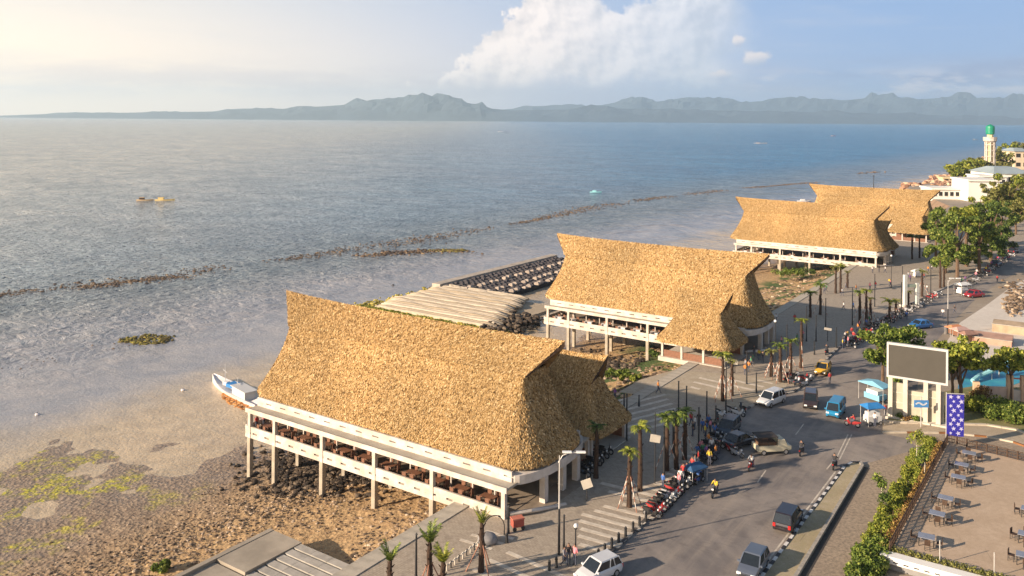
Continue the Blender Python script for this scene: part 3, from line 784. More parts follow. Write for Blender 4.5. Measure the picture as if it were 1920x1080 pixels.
    b = MB(); b.prism([(17.6, -7.2), (19.0, -5.8), (20.4, -2.5), (20.4, 4), (17.6, 6)], -.1, .17); b.build('entrance_step', floor_m, root)
    # annex: floor, posts and red brown panels
    b = MB(); b.box(cx - 5.3, cx + 5.4, cy - 4.3, cy + 4.3, -.4, .24); b.build('annex_floor', mat('annex_step', (0.58, 0.53, 0.45), .8, .2, 1), root)
    pm = MB().box(-.16, .16, -.16, .16, .24, 3.1).mesh('annex_post', white_c)
    for px_ in (-4.8, -1.7, 1.7, 4.8):
        for sy in (-1, 1): link('annex_post', pm, root, (cx + px_, cy + sy * 3.8, 0))
    pn = MB().box(-1.5, 1.5, -.04, .04, .26, 1.25).mesh('annex_panel', wood_r)
    for px_ in (-3.3, 0, 3.3):
        for sy in (-1, 1): link('annex_panel', pn, root, (cx + px_, cy + sy * 3.8, 0))
    return root
GH = 'thatched halls in a row along the shore'
h_far = make_hall(1, 210000, .075, .26); h_near = make_hall(-1, 150000, .09, .30)
halls = [h_far, h_near, copy_tree(h_far), copy_tree(h_near)]
labs = ['nearest and largest looking thatched hall, standing on piles over the rubble beach', 'second thatched hall, its small side roof facing the camera, beside the jetty',
        'third thatched hall in the row, white balcony bands below, partly covering the fourth', 'farthest thatched hall, behind the third hall and left of the tall tree cluster']
for h, c, l in zip(halls, C, labs):
    h.location = c; h.rotation_euler = (0, 0, ANG); tag(h, l, 'hall', GH)

# tables and chairs on the decks
def chair_mesh():
    b = MB(); b.box(-.22, .22, -.22, .22, .42, .47); b.box(-.22, -.18, -.22, .22, .47, .95)
    return b
ch_seat = MB().box(-.22, .22, -.22, .22, .42, .48).mesh('seat', wood_r); ch_back = MB().box(-.23, -.18, -.22, .22, .50, .98).mesh('backrest', wood_r)
ch_leg = MB().box(-.03, .03, -.03, .03, 0, .42).mesh('leg', wood_r)
def make_chair(name='dining_chair'):
    r_ = empty(name); link('seat', ch_seat, r_); link('backrest', ch_back, r_)
    for x in (-.19, .19):
        for y in (-.19, .19): link('leg', ch_leg, r_, (x, y, 0))
    return r_
tt = {k: MB().box(-.75, .75, -.45, .45, .72, .78).mesh('tabletop', m_) for k, m_ in (('wood', wood_r), ('white', mat('white_cloth', (0.78, 0.72, 0.68), .8, .1)))}
tl = MB().box(-.04, .04, -.04, .04, 0, .72).mesh('leg', wood_d)
def make_table(kind):
    r_ = empty('dining_table'); link('tabletop', tt[kind], r_)
    for x in (-.65, .65):
        for y in (-.36, .36): link('leg', tl, r_, (x, y, 0))
    if kind == 'white': MB().box(-.77, .77, -.47, -.455, .25, .80).build('cloth_drop', mat('white_cloth', (0.78, 0.72, 0.68)), r_)
    return r_
ch0 = None; ntb = 0
ordn = ['first', 'second', 'third', 'fourth', 'fifth', 'sixth', 'seventh', 'eighth', 'ninth', 'tenth', 'eleventh', 'twelfth', 'thirteenth', 'fourteenth', 'fifteenth', 'sixteenth', 'seventeenth', 'eighteenth', 'nineteenth', 'twentieth']
protos = {}
hn = ['nearest', 'second', 'third']
for hi, (nt_, kind, xs2) in enumerate(((11, 'wood', (-15.6, 15.6)), (9, 'white', (-15.5, 9)), (8, 'white', (-15, 14)))):
    for k in range(nt_):
        x = xs2[0] + (xs2[1] - xs2[0]) * k / (nt_ - 1) + random.uniform(-.2, .2); y = -6.3
        if kind not in protos: protos[kind] = make_table(kind); tb = protos[kind]
        else: tb = copy_tree(protos[kind])
        q = C[hi] + EX * x + EY * y; q.z = .22; tb.location = q; tb.rotation_euler = (0, 0, ANG)
        tag(tb, f'{ordn[k]} {"brown wooden" if kind == "wood" else "white clothed"} table from the sea end of the {hn[hi]} hall\'s near deck', 'table', 'tables on the hall decks')
        for cxx, cyy, rz in ((-.5, .75, -90), (.5, .78, -90), (-.5, -.72, 90), (.5, -.7, 90), (1.05, 0, 180))[:(5 if hi == 0 else 3)]:
            if ch0 is None: ch0 = make_chair(); c_ = ch0
            else: c_ = copy_tree(ch0)
            q = C[hi] + EX * (x + cxx) + EY * (y + cyy); q.z = .22; c_.location = q; c_.rotation_euler = (0, 0, ANG + R(rz + random.uniform(-12, 12)))
            tag(c_, f'brown chair, {["far side, seaward", "far side, street end", "near side, seaward", "near side, street end", "street end"][[-.5, .5, -.5, .5, 1.05].index(cxx) if cyy > 0 else (2 if cxx == -.5 else 3 if cxx == .5 else 4)]}, of {hn[hi]} hall deck table {ordn[k]}', 'chair', f'chairs at the {ordn[k]} table of the {hn[hi]} hall')
# ================================================================== vegetation
leaf_g = island_mat('leaf_green', [(0, (0.03, 0.055, 0.012)), (.5, (0.12, 0.18, 0.03)), (.85, (0.24, 0.30, 0.05)), (1, (0.42, 0.44, 0.12))], .65, .25)
leaf_y = island_mat('leaf_yellow_green', [(0, (0.06, 0.085, 0.012)), (.5, (0.21, 0.26, 0.035)), (1, (0.46, 0.45, 0.08))], .65, .25)
leaf_d = island_mat('leaf_dark', [(0, (0.02, 0.04, 0.012)), (.6, (0.08, 0.13, 0.025)), (1, (0.20, 0.26, 0.05))], .65, .2)
leaf_o = island_mat('leaf_olive', [(0, (0.06, 0.06, 0.02)), (.5, (0.17, 0.18, 0.04)), (1, (0.36, 0.33, 0.11))], .7, .2)
leaf_r = island_mat('leaf_rusty', [(0, (0.10, 0.045, 0.02)), (.5, (0.25, 0.14, 0.05)), (1, (0.42, 0.30, 0.08))], .8, .1)
bark = mat('bark', (0.17, 0.11, 0.07), .95, .4, 3, .5)
bark_p = mat('palm_bark', (0.07, 0.04, 0.025), .95, .5, 4, .5)
def leaf_np(blobs, n, size):
    c = np.array([b[0] for b in blobs], float); r_ = np.array([b[1] if isinstance(b[1], (tuple, list)) else (b[1],) * 3 for b in blobs], float)
    w = (r_.prod(1)) ** (2 / 3); i = rng.choice(len(blobs), n, p=w / w.sum())
    d = rng.normal(size=(n, 3)); d /= np.linalg.norm(d, axis=1)[:, None]
    rad = (rng.random(n) ** .45)[:, None] * .95 + np.abs(rng.normal(0, .12, n))[:, None]
    # knock holes in the crown
    p = c[i] + d * r_[i] * rad
    nrm = d + rng.normal(size=(n, 3)) * .7; nrm /= np.linalg.norm(nrm, axis=1)[:, None]
    a = np.cross(nrm, rng.normal(size=(n, 3))); a /= np.linalg.norm(a, axis=1)[:, None]; b = np.cross(nrm, a)
    s = size * rng.uniform(.6, 1.4, n)[:, None]
    return np.stack([p - a * s, p - b * s * .55, p + a * s, p + b * s * .55], 1).reshape(-1, 3)
def leaves(name, blobs, n, size, m, parent, kind=None):
    return tag(link(name, np_mesh(name, leaf_np(blobs, n, size), 4, m), parent), kind=kind)
def tree(px, py, h, r_, label, lm=leaf_g, n=2600, size=.28, cat='tree', group=None, sx=1., low=.45, name='broadleaf_tree'):
    p = P(px, py, .1); root = empty(name, p, random.uniform(0, 6), label, cat, group)
    b = MB(); b.tube([(0, 0, -.1), (.1, 0, h * .3), (-.1, .1, h * .55), (0, 0, h * .8)], [h * .028, h * .022, h * .016, .04], 7)
    for k in range(5):
        a = 6.28 * k / 5 + random.uniform(-.4, .4); q = (math.cos(a) * r_ * .6 * sx, math.sin(a) * r_ * .6 * sx, h * random.uniform(.6, .85))
        b.tube([(0, 0, h * random.uniform(.3, .5)), (q[0] * .5, q[1] * .5, q[2] * .8), q], [h * .014, h * .01, .03], 5)
    b.build('trunk', bark, root)
    bl = []
    nb = 24
    for k in range(nb):
        a = 6.28 * k * .618; rr_ = r_ * math.sqrt((k + .5) / nb) * .85
        s = r_ * random.uniform(.18, .36)
        bl.append(((math.cos(a) * rr_ * sx, math.sin(a) * rr_ * sx, h * (1 - low * random.random() * .8) - s * .6 - rr_ * .18), (s, s, s * .8)))
    leaves('crown', bl, n, size, lm, root); return root
def palm_mesh(n=13, ln=1.5, droop=.8, up=.9, mats=leaf_g, wd=.16):
    V = []
    for k in range(n):
        a = 6.28 * k / n + random.uniform(-.3, .3); u = up * random.uniform(.55, 1.15); l = ln * random.uniform(.75, 1.15)
        pts = []
        for j in range(6):
            s = j / 5; pts.append(np.array([math.cos(a) * l * s, math.sin(a) * l * s, u * l * s - droop * l * s * s * random.uniform(.9, 1.1)]))
        side = np.array([-math.sin(a), math.cos(a), 0])
        for j in range(5):
            d = pts[j + 1] - pts[j]
            for sg in (-1, 1):
                for q in range(3):
                    b0 = pts[j] + d * q / 3; e = b0 + side * sg * wd * l * (1 - .5 * j / 5) * random.uniform(.8, 1.3) * 2 + d * .9 + np.array([0, 0, -.10 * l])
                    V += [b0, b0 + d * .33, e + d * .1, e]
    return np_mesh('fronds', V, 4, mats)
prop_m = [mat('prop_red', (0.42, 0.20, 0.13), .8, .3, 3), mat('prop_white', (0.72, 0.66, 0.58), .8, .2, 3), mat('prop_wood', (0.20, 0.12, 0.07), .85, .3, 3)]
palm_ms = {}
def palm(px, py, h, label, crown='g', props=2, ln=1.5, group='young palms planted along the promenade', z=.14, striped=True):
    p = P(px, py, z); root = empty('young_palm', p, random.uniform(0, 6), label, 'palm', group)
    y_up = py > 1000
    b = MB(); k = 7; b.tube([(random.uniform(-.04, .04), random.uniform(-.04, .04), h * i / k) for i in range(k + 1)], [.28, .24, .22, .23, .21, .20, .18, .12], 8)
    for i in range(14):     # old frond stubs
        a = i * 2.4; zz = h * (.25 + .05 * i); b.tube([(math.cos(a) * .15, math.sin(a) * .15, zz), (math.cos(a) * .33, math.sin(a) * .33, zz + .22)], [.06, .03], 4)
    b.build('trunk', bark_p, root)
    key = (crown, ln, random.randint(0, 2), y_up)
    if key not in palm_ms:
        palm_ms[key] = palm_mesh(16, ln, .75 if not y_up else .35, 1.0 if not y_up else 1.9, {'g': leaf_g, 'y': leaf_y, 'd': leaf_d, 'o': leaf_o}[crown])
    link('fronds', palm_ms[key], root, (0, 0, h - .15))
    for q in range(props):
        a = 6.28 * q / max(1, props) + .5; top = Vector((math.cos(a) * .2, math.sin(a) * .2, h * .55)); bot = Vector((math.cos(a) * 1.25, math.sin(a) * 1.25, 0))
        b = MB(); n = 7
        for i in range(n):
            s0, s1 = bot.lerp(top, i / n), bot.lerp(top, (i + 1) / n); b.tube([s0, s1], .045, 5, mi=(i % 2) if striped else 2)
        b.build('prop_pole', prop_m, root)
    return root
# the tree clump beyond the third and fourth halls
G1 = 'tall trees beside the far end of the street'
for i, a in enumerate(((1772, 512, 17, 4.8, 'leftmost tall tree of the clump, in front of the farthest hall', leaf_g), (1795, 520, 16.5, 4.6, 'tall tree with a pale trunk at the front left of the clump', leaf_g),
         (1812, 500, 19, 5.4, 'tallest middle tree of the clump by the street', leaf_y), (1836, 512, 16, 4.6, 'front right tree of the clump, pale trunk by the kerb', leaf_g),
         (1858, 490, 17, 5.4, 'dark shaded tree at the right side of the clump', leaf_d), (1878, 470, 15, 5.0, 'rightmost dark tree of the clump over parked cars', leaf_d),
         (1755, 490, 14.5, 4.2, 'low left tree partly hiding the farthest hall\'s street end', leaf_g), (1838, 462, 18, 5.2, 'rear yellow green tree at the back of the clump', leaf_y))):
    tree(a[0], a[1], a[2] * .95, a[3] * .86, a[4], a[5], 6500, .27, group=G1, low=1.0)
for a in ((1868, 428, 17, 5, 'olive tree behind the clump in front of the white building', leaf_o), (1893, 425, 19, 5.5, 'olive green tree at the right edge below the white building', leaf_y), (1916, 415, 18, 6, 'tree at the very right edge of the view below the white building', leaf_o),
          (1905, 440, 12, 4, 'small tree beside the far street at the right edge', leaf_o)):
    tree(*a[:5], a[5], 2200, .5, group='trees in front of the white building', low=.7)
for a in ((1797, 336, 11, 8, 'leftmost bushy tree on the headland'), (1817, 333, 14, 9, 'round green tree on the headland left of the minaret'), (1838, 331, 13, 8, 'green tree touching the left of the minaret'),
          (1876, 322, 17, 9, 'tree just right of the minaret'), (1893, 312, 20, 9, 'pale crowned tree on the skyline right of the minaret'), (1912, 308, 20, 10, 'rightmost tree on the skyline behind the white roofs')):
    tree(*a, leaf_y if a[0] % 2 else leaf_o, 1500, 1.0, group='trees on the headland', low=.8)
tree(1655, 722, 8.4, 3.1, 'round green tree left of the billboard, lower lobe', leaf_g, 4500, .22, sx=1.0, low=.9)
tree(1688, 705, 7.6, 3.2, 'round green tree behind the top left corner of the billboard', leaf_g, 4500, .22, low=.8)
tree(1800, 772, 9.6, 3.2, 'yellow green spreading tree right of the billboard', leaf_y, 3600, .25, low=.35)
tree(1895, 752, 7.2, 2.6, 'yellow green tree by the blue play area at the right edge', leaf_y, 2600, .25, low=.35)
tree(1785, 760, 8.0, 1.9, 'slim dark tree directly behind the billboard post', leaf_d, 1500, .22, low=.5)
def shrub(px, py, rx, ry, h, label, lm, n, size=.14, rz=0, cat='shrub', group=None, name='shrub', z=.05):
    p = P(px, py, z); root = empty(name, p, rz, label, cat, group)
    bl = [((random.uniform(-rx, rx) * .75, random.uniform(-ry, ry) * .75, h * random.uniform(.3, .6)), h * random.uniform(.35, .55)) for _ in range(max(5, int(rx * ry * 3)))]
    leaves('foliage', bl, n, size, lm, root)
    b = MB()
    for _ in range(4): b.tube([(0, 0, 0), (random.uniform(-rx, rx) * .5, random.uniform(-ry, ry) * .5, h * .6)], [.05, .02], 4)
    b.build('stems', bark, root); return root
shrub(1850, 772, 3.2, 1.2, 2.2, 'bright green hedge shrub right of the blue banner', leaf_y, 4200, group='hedge behind the island kerb')
shrub(1882, 785, 2.6, 1.2, 2.0, 'green hedge shrub between the banner and the right edge', leaf_g, 3600, group='hedge behind the island kerb')
shrub(1914, 790, 2.4, 1.3, 2.2, 'dark green hedge shrub at the right edge under the gate wall', leaf_g, 3600, group='hedge behind the island kerb')
shrub(1834, 752, 1.5, 1.2, 1.9, 'reddish tinted shrub at the left end of the hedge', leaf_r, 1500)
for i, (x, y) in enumerate(((1700, 790), (1720, 792), (1756, 790), (1690, 786), (1770, 786))):
    shrub(x, y, .6, .4, .8, f'{ordn[i]} small bush planted under the billboard', (leaf_r, leaf_g, leaf_d, leaf_g, leaf_g)[i], 260, .1, group='small bushes under the billboard')
# planting strip between the stony lane and the terrace
strip = [((1742, 838), leaf_o), ((1732, 858), leaf_y), ((1722, 880), leaf_y), ((1712, 900), leaf_y), ((1701, 922), leaf_y), ((1690, 944), leaf_y), ((1680, 964), leaf_y), ((1670, 984), leaf_y), ((1657, 1004), leaf_y), ((1646, 1024), leaf_g), ((1636, 1044), leaf_g), ((1640, 1066), leaf_g), ((1612, 1080), leaf_g)]
strip2 = []
for k in range(20):
    f = k / 19 * (len(strip) - 1); a = int(min(f, len(strip) - 2)); q = f - a
    strip2.append(((strip[a][0][0] * (1 - q) + strip[a + 1][0][0] * q, strip[a][0][1] * (1 - q) + strip[a + 1][0][1] * q), leaf_g if k > 14 else leaf_y))
for i, ((x, y), lm) in enumerate(strip2):
    big = i > 14; shrub(x - 2, y, 1.15 + big * .2, 1.3 + big * .1, 1.05 + .35 * big, f'{ordn[i]} clump from the far end of the yellow green hedge beside the stony lane', lm, 2200 + 900 * big, .10 + .02 * big, ANG, 'hedge shrub', 'hedge strip beside the terrace', 'hedge_shrub')
def sapling(px, py, h, r_, label, lm=leaf_g, n=420):
    p = P(px, py, .1); root = empty('sapling', p, 0, label, 'sapling'); b = MB(); b.tube([(0, 0, 0), (.05, 0, h * .6), (0, .03, h)], [.05, .04, .02], 6); b.build('trunk', mat('pale_stake', (0.55, 0.50, 0.40)), root)
    leaves('foliage', [((random.uniform(-1, 1) * r_ * .5, random.uniform(-1, 1) * r_ * .5, h - r_ * .3 + random.uniform(-.5, .5) * r_), r_ * .6) for _ in range(5)], n, .11, lm, root)
sapling(1652, 945, 2.2, .75, 'upper small leafy sapling leaning over the stony lane'); sapling(1662, 962, 1.6, .75, 'lower dark green sapling beside the stony lane', leaf_d)
sapling(1718, 872, 3.2, .8, 'yellow green sapling on a pale stake at the road corner', leaf_y); sapling(1733, 905, 3.0, .85, 'green sapling on a pale stake near the terrace corner', leaf_g)
# low plants on the shore and at the landing
for i, (x, y, rx, s, lm, l) in enumerate(((1160, 706, 3.2, 1.0, leaf_g, 'low green plants on the beach under the second hall'), (1185, 712, 2.2, .7, leaf_y, 'yellow green beach plants beside the sandy forecourt'),
        (1240, 668, 2.5, .9, leaf_d, 'dark green plants beneath the second hall\'s small roof'), (1478, 516, 4.5, 1.4, leaf_g, 'green bank of plants beneath the third hall'), (1500, 512, 4.5, 1.3, leaf_d, 'darker green plants beneath the third hall'),
        (305, 1068, .9, .8, leaf_g, 'single green plant on the rubble near the landing'))):
    shrub(x, y, rx, rx * .5, s, l, lm, 1500, .16, 0, 'plants', None, 'beach_plants', z=(-1.6 if i < 5 else -3.8))

palms = [(1180, 950, 5.2, 'props pale, crown yellow, in the shade in front of the nearest hall', 'y', 4, 1.1), (1200, 920, 6.2, 'tall dark trunk beside the pale sign board', 'y', 0, 1.3), (1118, 896, 5.2, 'dark palm against the nearest hall\'s small roof', 'd', 0, 1.2),
    (1250, 882, 5.4, 'leftmost of the three palms growing together by the row of parked motorcycles', 'g', 2, 1.5), (1268, 880, 5.6, 'middle of the three palms growing together by the parked motorcycles', 'g', 2, 1.5), (1284, 862, 5.2, 'right palm of the three by the parked motorcycles', 'g', 2, 1.2),
    (1355, 752, 6.0, 'red and white propped palm right of the second hall\'s small roof', 'y', 5, 1.5), (1372, 742, 4.5, 'short palm behind the red and white props', 'o', 4, 1.0),
    (1446, 706, 3.6, 'red propped palm nearest to the silver car', 'o', 4, 1.1), (1463, 716, 5.0, 'propped palm behind the silver car', 'g', 4, 1.3), (1482, 705, 5.0, 'propped palm left of the yellow car', 'g', 4, 1.3), (1502, 690, 7.0, 'tall pale palm above the yellow car', 'y', 2, 1.3),
    (1519, 595, 4.6, 'left palm of the pair in the plaza before the third hall', 'g', 0, 1.6), (1538, 590, 5.6, 'right palm of the pair in the plaza before the third hall', 'g', 2, 1.6),
    (1567, 550, 5.4, 'red trunked palm left of the pair at the third hall\'s street end', 'o', 0, 1.6), (1576, 548, 5.6, 'red trunked palm right of the pair at the third hall\'s street end', 'y', 0, 1.6), (1589, 540, 3.6, 'thin small palm beside the red trunked pair', 'o', 0, 1.0),
    (1612, 606, 5.6, 'palm with pink wrapped props above the parked motorcycles', 'g', 2, 1.5), (1624, 610, 6.2, 'tall yellow palm above the parked motorcycles', 'y', 4, 1.4), (1632, 600, 4.0, 'small palm behind the pink props', 'o', 4, 1.1),
    (1668, 602, 3.6, 'yellow leafed palm low beside the white pillars', 'y', 4, 1.6), (1680, 596, 3.2, 'orange wrapped palm beside the white pillars', 'o', 4, 1.2),
    (1729, 556, 5.2, 'olive palm in the plaza past the white pillars', 'o', 2, 1.4), (1763, 540, 6.4, 'orange trunked palm in front of the tree clump', 'y', 0, 1.4), (1770, 538, 4.6, 'short palm beside the orange trunked one', 'y', 0, 1.2),
    (1710, 486, 6.0, 'dark palm near the farthest hall, left of two', 'd', 0, 1.7), (1724, 484, 5.6, 'olive palm near the farthest hall, right of two', 'o', 0, 1.5), (1703, 575, 3.0, 'small grey green palm left of the white pillars', 'o', 0, 1.1),
    (731, 1112, 2.6, 'leaf tips of the leftmost palm at the bottom edge', 'g', 0, .9), (805, 1112, 4.0, 'leafy palm with dark prop poles near the bottom edge', 'g', 3, 1.0), (830, 1120, 2.8, 'short yellow green palm at the bottom edge', 'y', 0, .95), (903, 1072, 4.0, 'slim palm with brown props near the round boulder', 'y', 3, .75)]
for x, y, h, l, c, pr, ln in palms: palm(x, y, h, ('young palm, ' + l), c, pr, ln * .82, striped=(y < 1000))

# ================================================================== lamps, poles, boards
metal_k = mat('black_metal', (0.03, 0.03, 0.032), .5, .2, 2); metal_s = mat('silver_metal', (0.62, 0.60, 0.56), .45, .15, 2, metal=.3)
lampglass = mat('lamp_glass', (0.85, 0.85, 0.82), .3, .05)
def lamp(px, py, top, label, kind='double', z=.14):
    p = P(px, py, z); h = (py - top) / F_PX * p.y; root = empty('street_lamp', p, 0, label, 'street lamp')
    if kind == 'double':
        MB().tube([(0, 0, 0), (0, 0, h * .45)], [.11, .09], 8).build('lower_pole', metal_k, root); MB().tube([(0, 0, h * .45), (0, 0, h * .97)], [.075, .05], 8).build('upper_pole', metal_s, root)
        MB().tube([(-.1, 0, h * .90), (.25, 0, h * .97), (.9, 0, h), (1.7, 0, h * .995)], .045, 6).build('arm', metal_s, root)
        for x in (.6, 1.75): MB().rings([[(x + a * .38, b_ * .15, h - .02 + c_) for a, b_ in ((-1, -1), (1, -1), (1, 1), (-1, 1))] for c_ in (0, .1)]).build('lamp_head', lampglass, root)
    elif kind == 'globe':
        MB().tube([(0, 0, 0), (0, 0, .5), (0, 0, h - .3)], [.12, .07, .05], 8).build('pole', metal_k, root); MB().ball((0, 0, h - .15), .2, 10, 8).build('globe', lampglass, root)
        MB().tube([(0, 0, h - .42), (0, 0, h - .34)], .14, 8).build('collar', metal_k, root)
    else:
        MB().tube([(0, 0, 0), (0, 0, .6), (0, 0, h)], [.14, .10, .07], 8).build('pole', metal_k, root); MB().tube([(0, 0, h), (0, 0, h + .12)], [.12, .04], 8).build('cap', metal_k, root)
    return root
lamp(1048, 1040, 848, 'tall double headed lamp in front of the nearest hall\'s street end')
lamp(1777, 626, 522, 'tall pale double headed lamp in the middle of the far street')
lamp(1692, 548, 500, 'pale pole beside the white pillars', 'pole'); lamp(1671, 540, 478, 'pale slim lamp at the third hall\'s street corner', 'globe'); lamp(1453, 700, 600, 'white globe lamp right of the second hall', 'globe')
for i, (x, y, tp, k, l) in enumerate(((1057, 1050, 967, 'pole', 'black pole close right of the tall double lamp'), (1079, 1046, 982, 'globe', 'short black lamp with white globe near the pink person'), (953, 1000, 950, 'pole', 'short black post at the nearest hall\'s corner column'),
        (780, 1090, 1002, 'pole', 'black post at the bottom edge left of the leafy palm'), (1175, 826, 740, 'pole', 'black pole right of the nearest hall\'s small roof'), (1170, 770, 738, 'pole', 'small black post on the striped paving'), (1198, 762, 742, 'pole', 'shortest black post on the striped paving'),
        (1272, 800, 716, 'pole', 'thin black pole on the striped paving, left of two'), (1287, 792, 725, 'pole', 'thin black pole on the striped paving, right of two'), (1361, 775, 680, 'pole', 'black pole in front of the red and white props'), (1342, 812, 762, 'pole', 'black pole beside the parked dark car'),
        (1418, 737, 700, 'pole', 'black cone based post left of the silver car'), (1530, 640, 592, 'pole', 'black pole in the shaded plaza'), (1527, 665, 640, 'pole', 'short black pole in the shaded plaza'), (1568, 652, 615, 'pole', 'black hooked pole by the dark parked motorcycles'))): lamp(x, y, tp, l, k)
for i, (x, y, tp) in enumerate(((1245, 905, 800), (1262, 850, 770), (1310, 840, 765), (1325, 800, 735), (1400, 720, 660), (1475, 690, 610), (1512, 640, 575), (1548, 620, 560), (1598, 610, 540), (1640, 575, 515), (1690, 590, 530), (1745, 560, 495))):
    lamp(x, y, tp, f'slim black pole on the promenade, {ordn[i]} of the extra slim ones from the near end', 'pole')
def board(px, py, cy, w, h, label, m, pole=metal_k, tilt=.15):
    p = P(px, py, .14); H = (py - cy) / F_PX * p.y; root = empty('sign_board', p, 0, label, 'sign')
    MB().tube([(0, .05, 0), (0, .05, H + h)], .06, 6).build('pole', pole, root); MB().rbox((0, -.03, H), (w, .06, h), 0, 0, (0, tilt)).build('panel', m, root); return root
pale_b = mat('pale_board', (0.66, 0.60, 0.50), .7, .15)
b_ = board(1228, 907, 822, 1.0, .75, 'tall black pole carrying a small pale board in front of the palms', pale_b)
MB().tube([(0, .05, 3), (0, .05, 7.0)], .05, 6).build('upper_pole', metal_k, b_)
board(1100, 940, 907, .95, .85, 'small pale tilted board by the nearest hall\'s entrance', pale_b, tilt=-.35)
board(1378, 700, 680, .8, .5, 'pale board beside the second hall\'s small roof', pale_b); board(1552, 640, 617, 1.2, .4, 'low pale board in the shaded plaza', pale_b)
sb = board(1727, 801, 757, 1.7, .85, 'blue sign with a white wave mark on a pole below the billboard', mat('sign_blue', (0.08, 0.28, 0.62), .5, .1), metal_s, .0)
H = (801 - 757) / F_PX * P(1727, 801).y
wm_ = MB(); 
for k in range(10): wm_.rbox((-.6 + k * .13, -.068, H + .12 * math.sin(k * .75)), (.17, .01, .16), 0)
wm_.build('white_mark', mat('white_print', (0.82, 0.84, 0.86), .6, .05), sb)
# low bollards
bol = {}
def bollard(px, py, label, h=.75):
    root = empty('bollard', P(px, py, .14), 0, label, 'bollard', 'black bollards')
    if not bol: bol['a'] = MB().tube([(0, 0, 0), (0, 0, .6), (0, 0, .68)], [.13, .11, .13], 8).mesh('post', metal_k); bol['b'] = MB().ball((0, 0, .76), .11, 8, 6).mesh('knob', metal_k)
    link('post', bol['a'], root); link('knob', bol['b'], root)
for i, (x, y) in enumerate(((1122, 1048), (1134, 1038), (1147, 1027), (1160, 1017), (1173, 1006), (1187, 996), (1199, 986), (1211, 976))): bollard(x, y, f'{ordn[i]} black bollard from the near end along the street kerb')
bollard(1030, 1070, 'left black bollard of the two below the tall lamp'); bollard(1043, 1064, 'right black bollard of the two below the tall lamp'); bollard(950, 1018, 'single black bollard below the hall corner')
# hoop rail, boulder, crate
hr = empty('hoop_rail', P(926, 1006, .14), .3, 'thin dark hoop shaped rail on the paving near the hall corner', 'rail')
hp = [(math.cos(R(a)) * .95, 0, .3 + math.sin(R(a)) * 1.2 + .3) for a in range(-15, 196, 14)]
MB().tube(hp, .045, 6).build('hoop', metal_k, hr)
for x in (-.93, .93): MB().tube([(x, 0, 0), (x, 0, .4)], .06, 6).build('foot', metal_k, hr)
bd = MB(); bd.ball((0, 0, .35), (.85, .7, .55), 12, 9, jit=.06)
tag(bd.build('boulder', mat('grey_boulder', (0.30, 0.29, 0.29), .8, .4, 1.5), loc=P(914, 1018, .14), smooth=True), 'smooth grey boulder beside the slim palm', 'boulder')
cr = empty('drinks_cart', P(970, 992, .14), .4, 'small red cart standing at the nearest hall\'s corner', 'cart')
MB().box(-.5, .5, -.35, .35, .3, .95).build('body', mat('red_box', (0.42, 0.09, 0.06), .6, .25), cr); MB().box(-.55, .55, -.4, .4, .95, 1.02).build('lid', mat('red_lid', (0.55, 0.18, 0.12), .6, .2), cr)
for x in (-.4, .4): MB().tube([(x, -.4, .18), (x, -.32, .18)], .18, 10).build('wheel', metal_k, cr)
# rope barrier on the paving
rb = empty('rope_barrier', P(868, 1048, .14), 0, 'knee high dark and pale rope barrier crossing the paving at the bottom', 'barrier')
a_, c_ = P(838, 1070, .14) - P(868, 1048, .14), P(896, 1026, .14) - P(868, 1048, .14)
for k in range(9): q = a_.lerp(c_, k / 8); MB().tube([(0, 0, 0), (0, 0, .55)], .06, 6).build('post', metal_k if k % 2 else pale_b, rb, loc=(q.x, q.y, 0))
for k in range(8):
    q0, q1 = a_.lerp(c_, k / 8), a_.lerp(c_, (k + 1) / 8); md = (q0 + q1) / 2; MB().tube([(q0.x, q0.y, .5), (md.x, md.y, .36), (q1.x, q1.y, .5)], .05, 5).build('rope', pale_b, rb)

# ================================================================== vehicles
glass = mat('car_glass', (0.015, 0.02, 0.025), .08, .1, 2, spec=.8); tyre = mat('tyre', (0.02, 0.02, 0.02), .9, .2); rimm = mat('rim', (0.45, 0.45, 0.46), .35, .1, metal=.6)
redl = mat('tail_lamp', (0.55, 0.02, 0.02), .3, .1); whl = mat('head_lamp', (0.85, 0.86, 0.84), .2, .05)
wheel_m = {}
def wheel_meshes(r_, w):
    k = (r_, w)
    if k not in wheel_m:
        b = MB(); b.rings([[(rr_ * math.cos(R(a)), yy, rr_ * math.sin(R(a))) for a in range(0, 360, 24)] for rr_, yy in ((r_ * .7, -w / 2), (r_ * .95, -w / 2), (r_, -w * .3), (r_, w * .3), (r_ * .95, w / 2), (r_ * .7, w / 2))])
        c = MB(); c.rings([[(rr_ * math.cos(R(a)), yy, rr_ * math.sin(R(a))) for a in range(0, 360, 36)] for rr_, yy in ((.02, -w * .52), (r_ * .62, -w * .53), (r_ * .62, w * .53), (.02, w * .52))])
        wheel_m[k] = (b.mesh('tyre', tyre, True), c.mesh('rim', rimm))
    return wheel_m[k]
def add_wheel(root, x, y, r_, w=.2):
    ty, ri = wheel_meshes(r_, w); o = link('wheel', ty, root, (x, y, r_)); link('rim', ri, o); return o
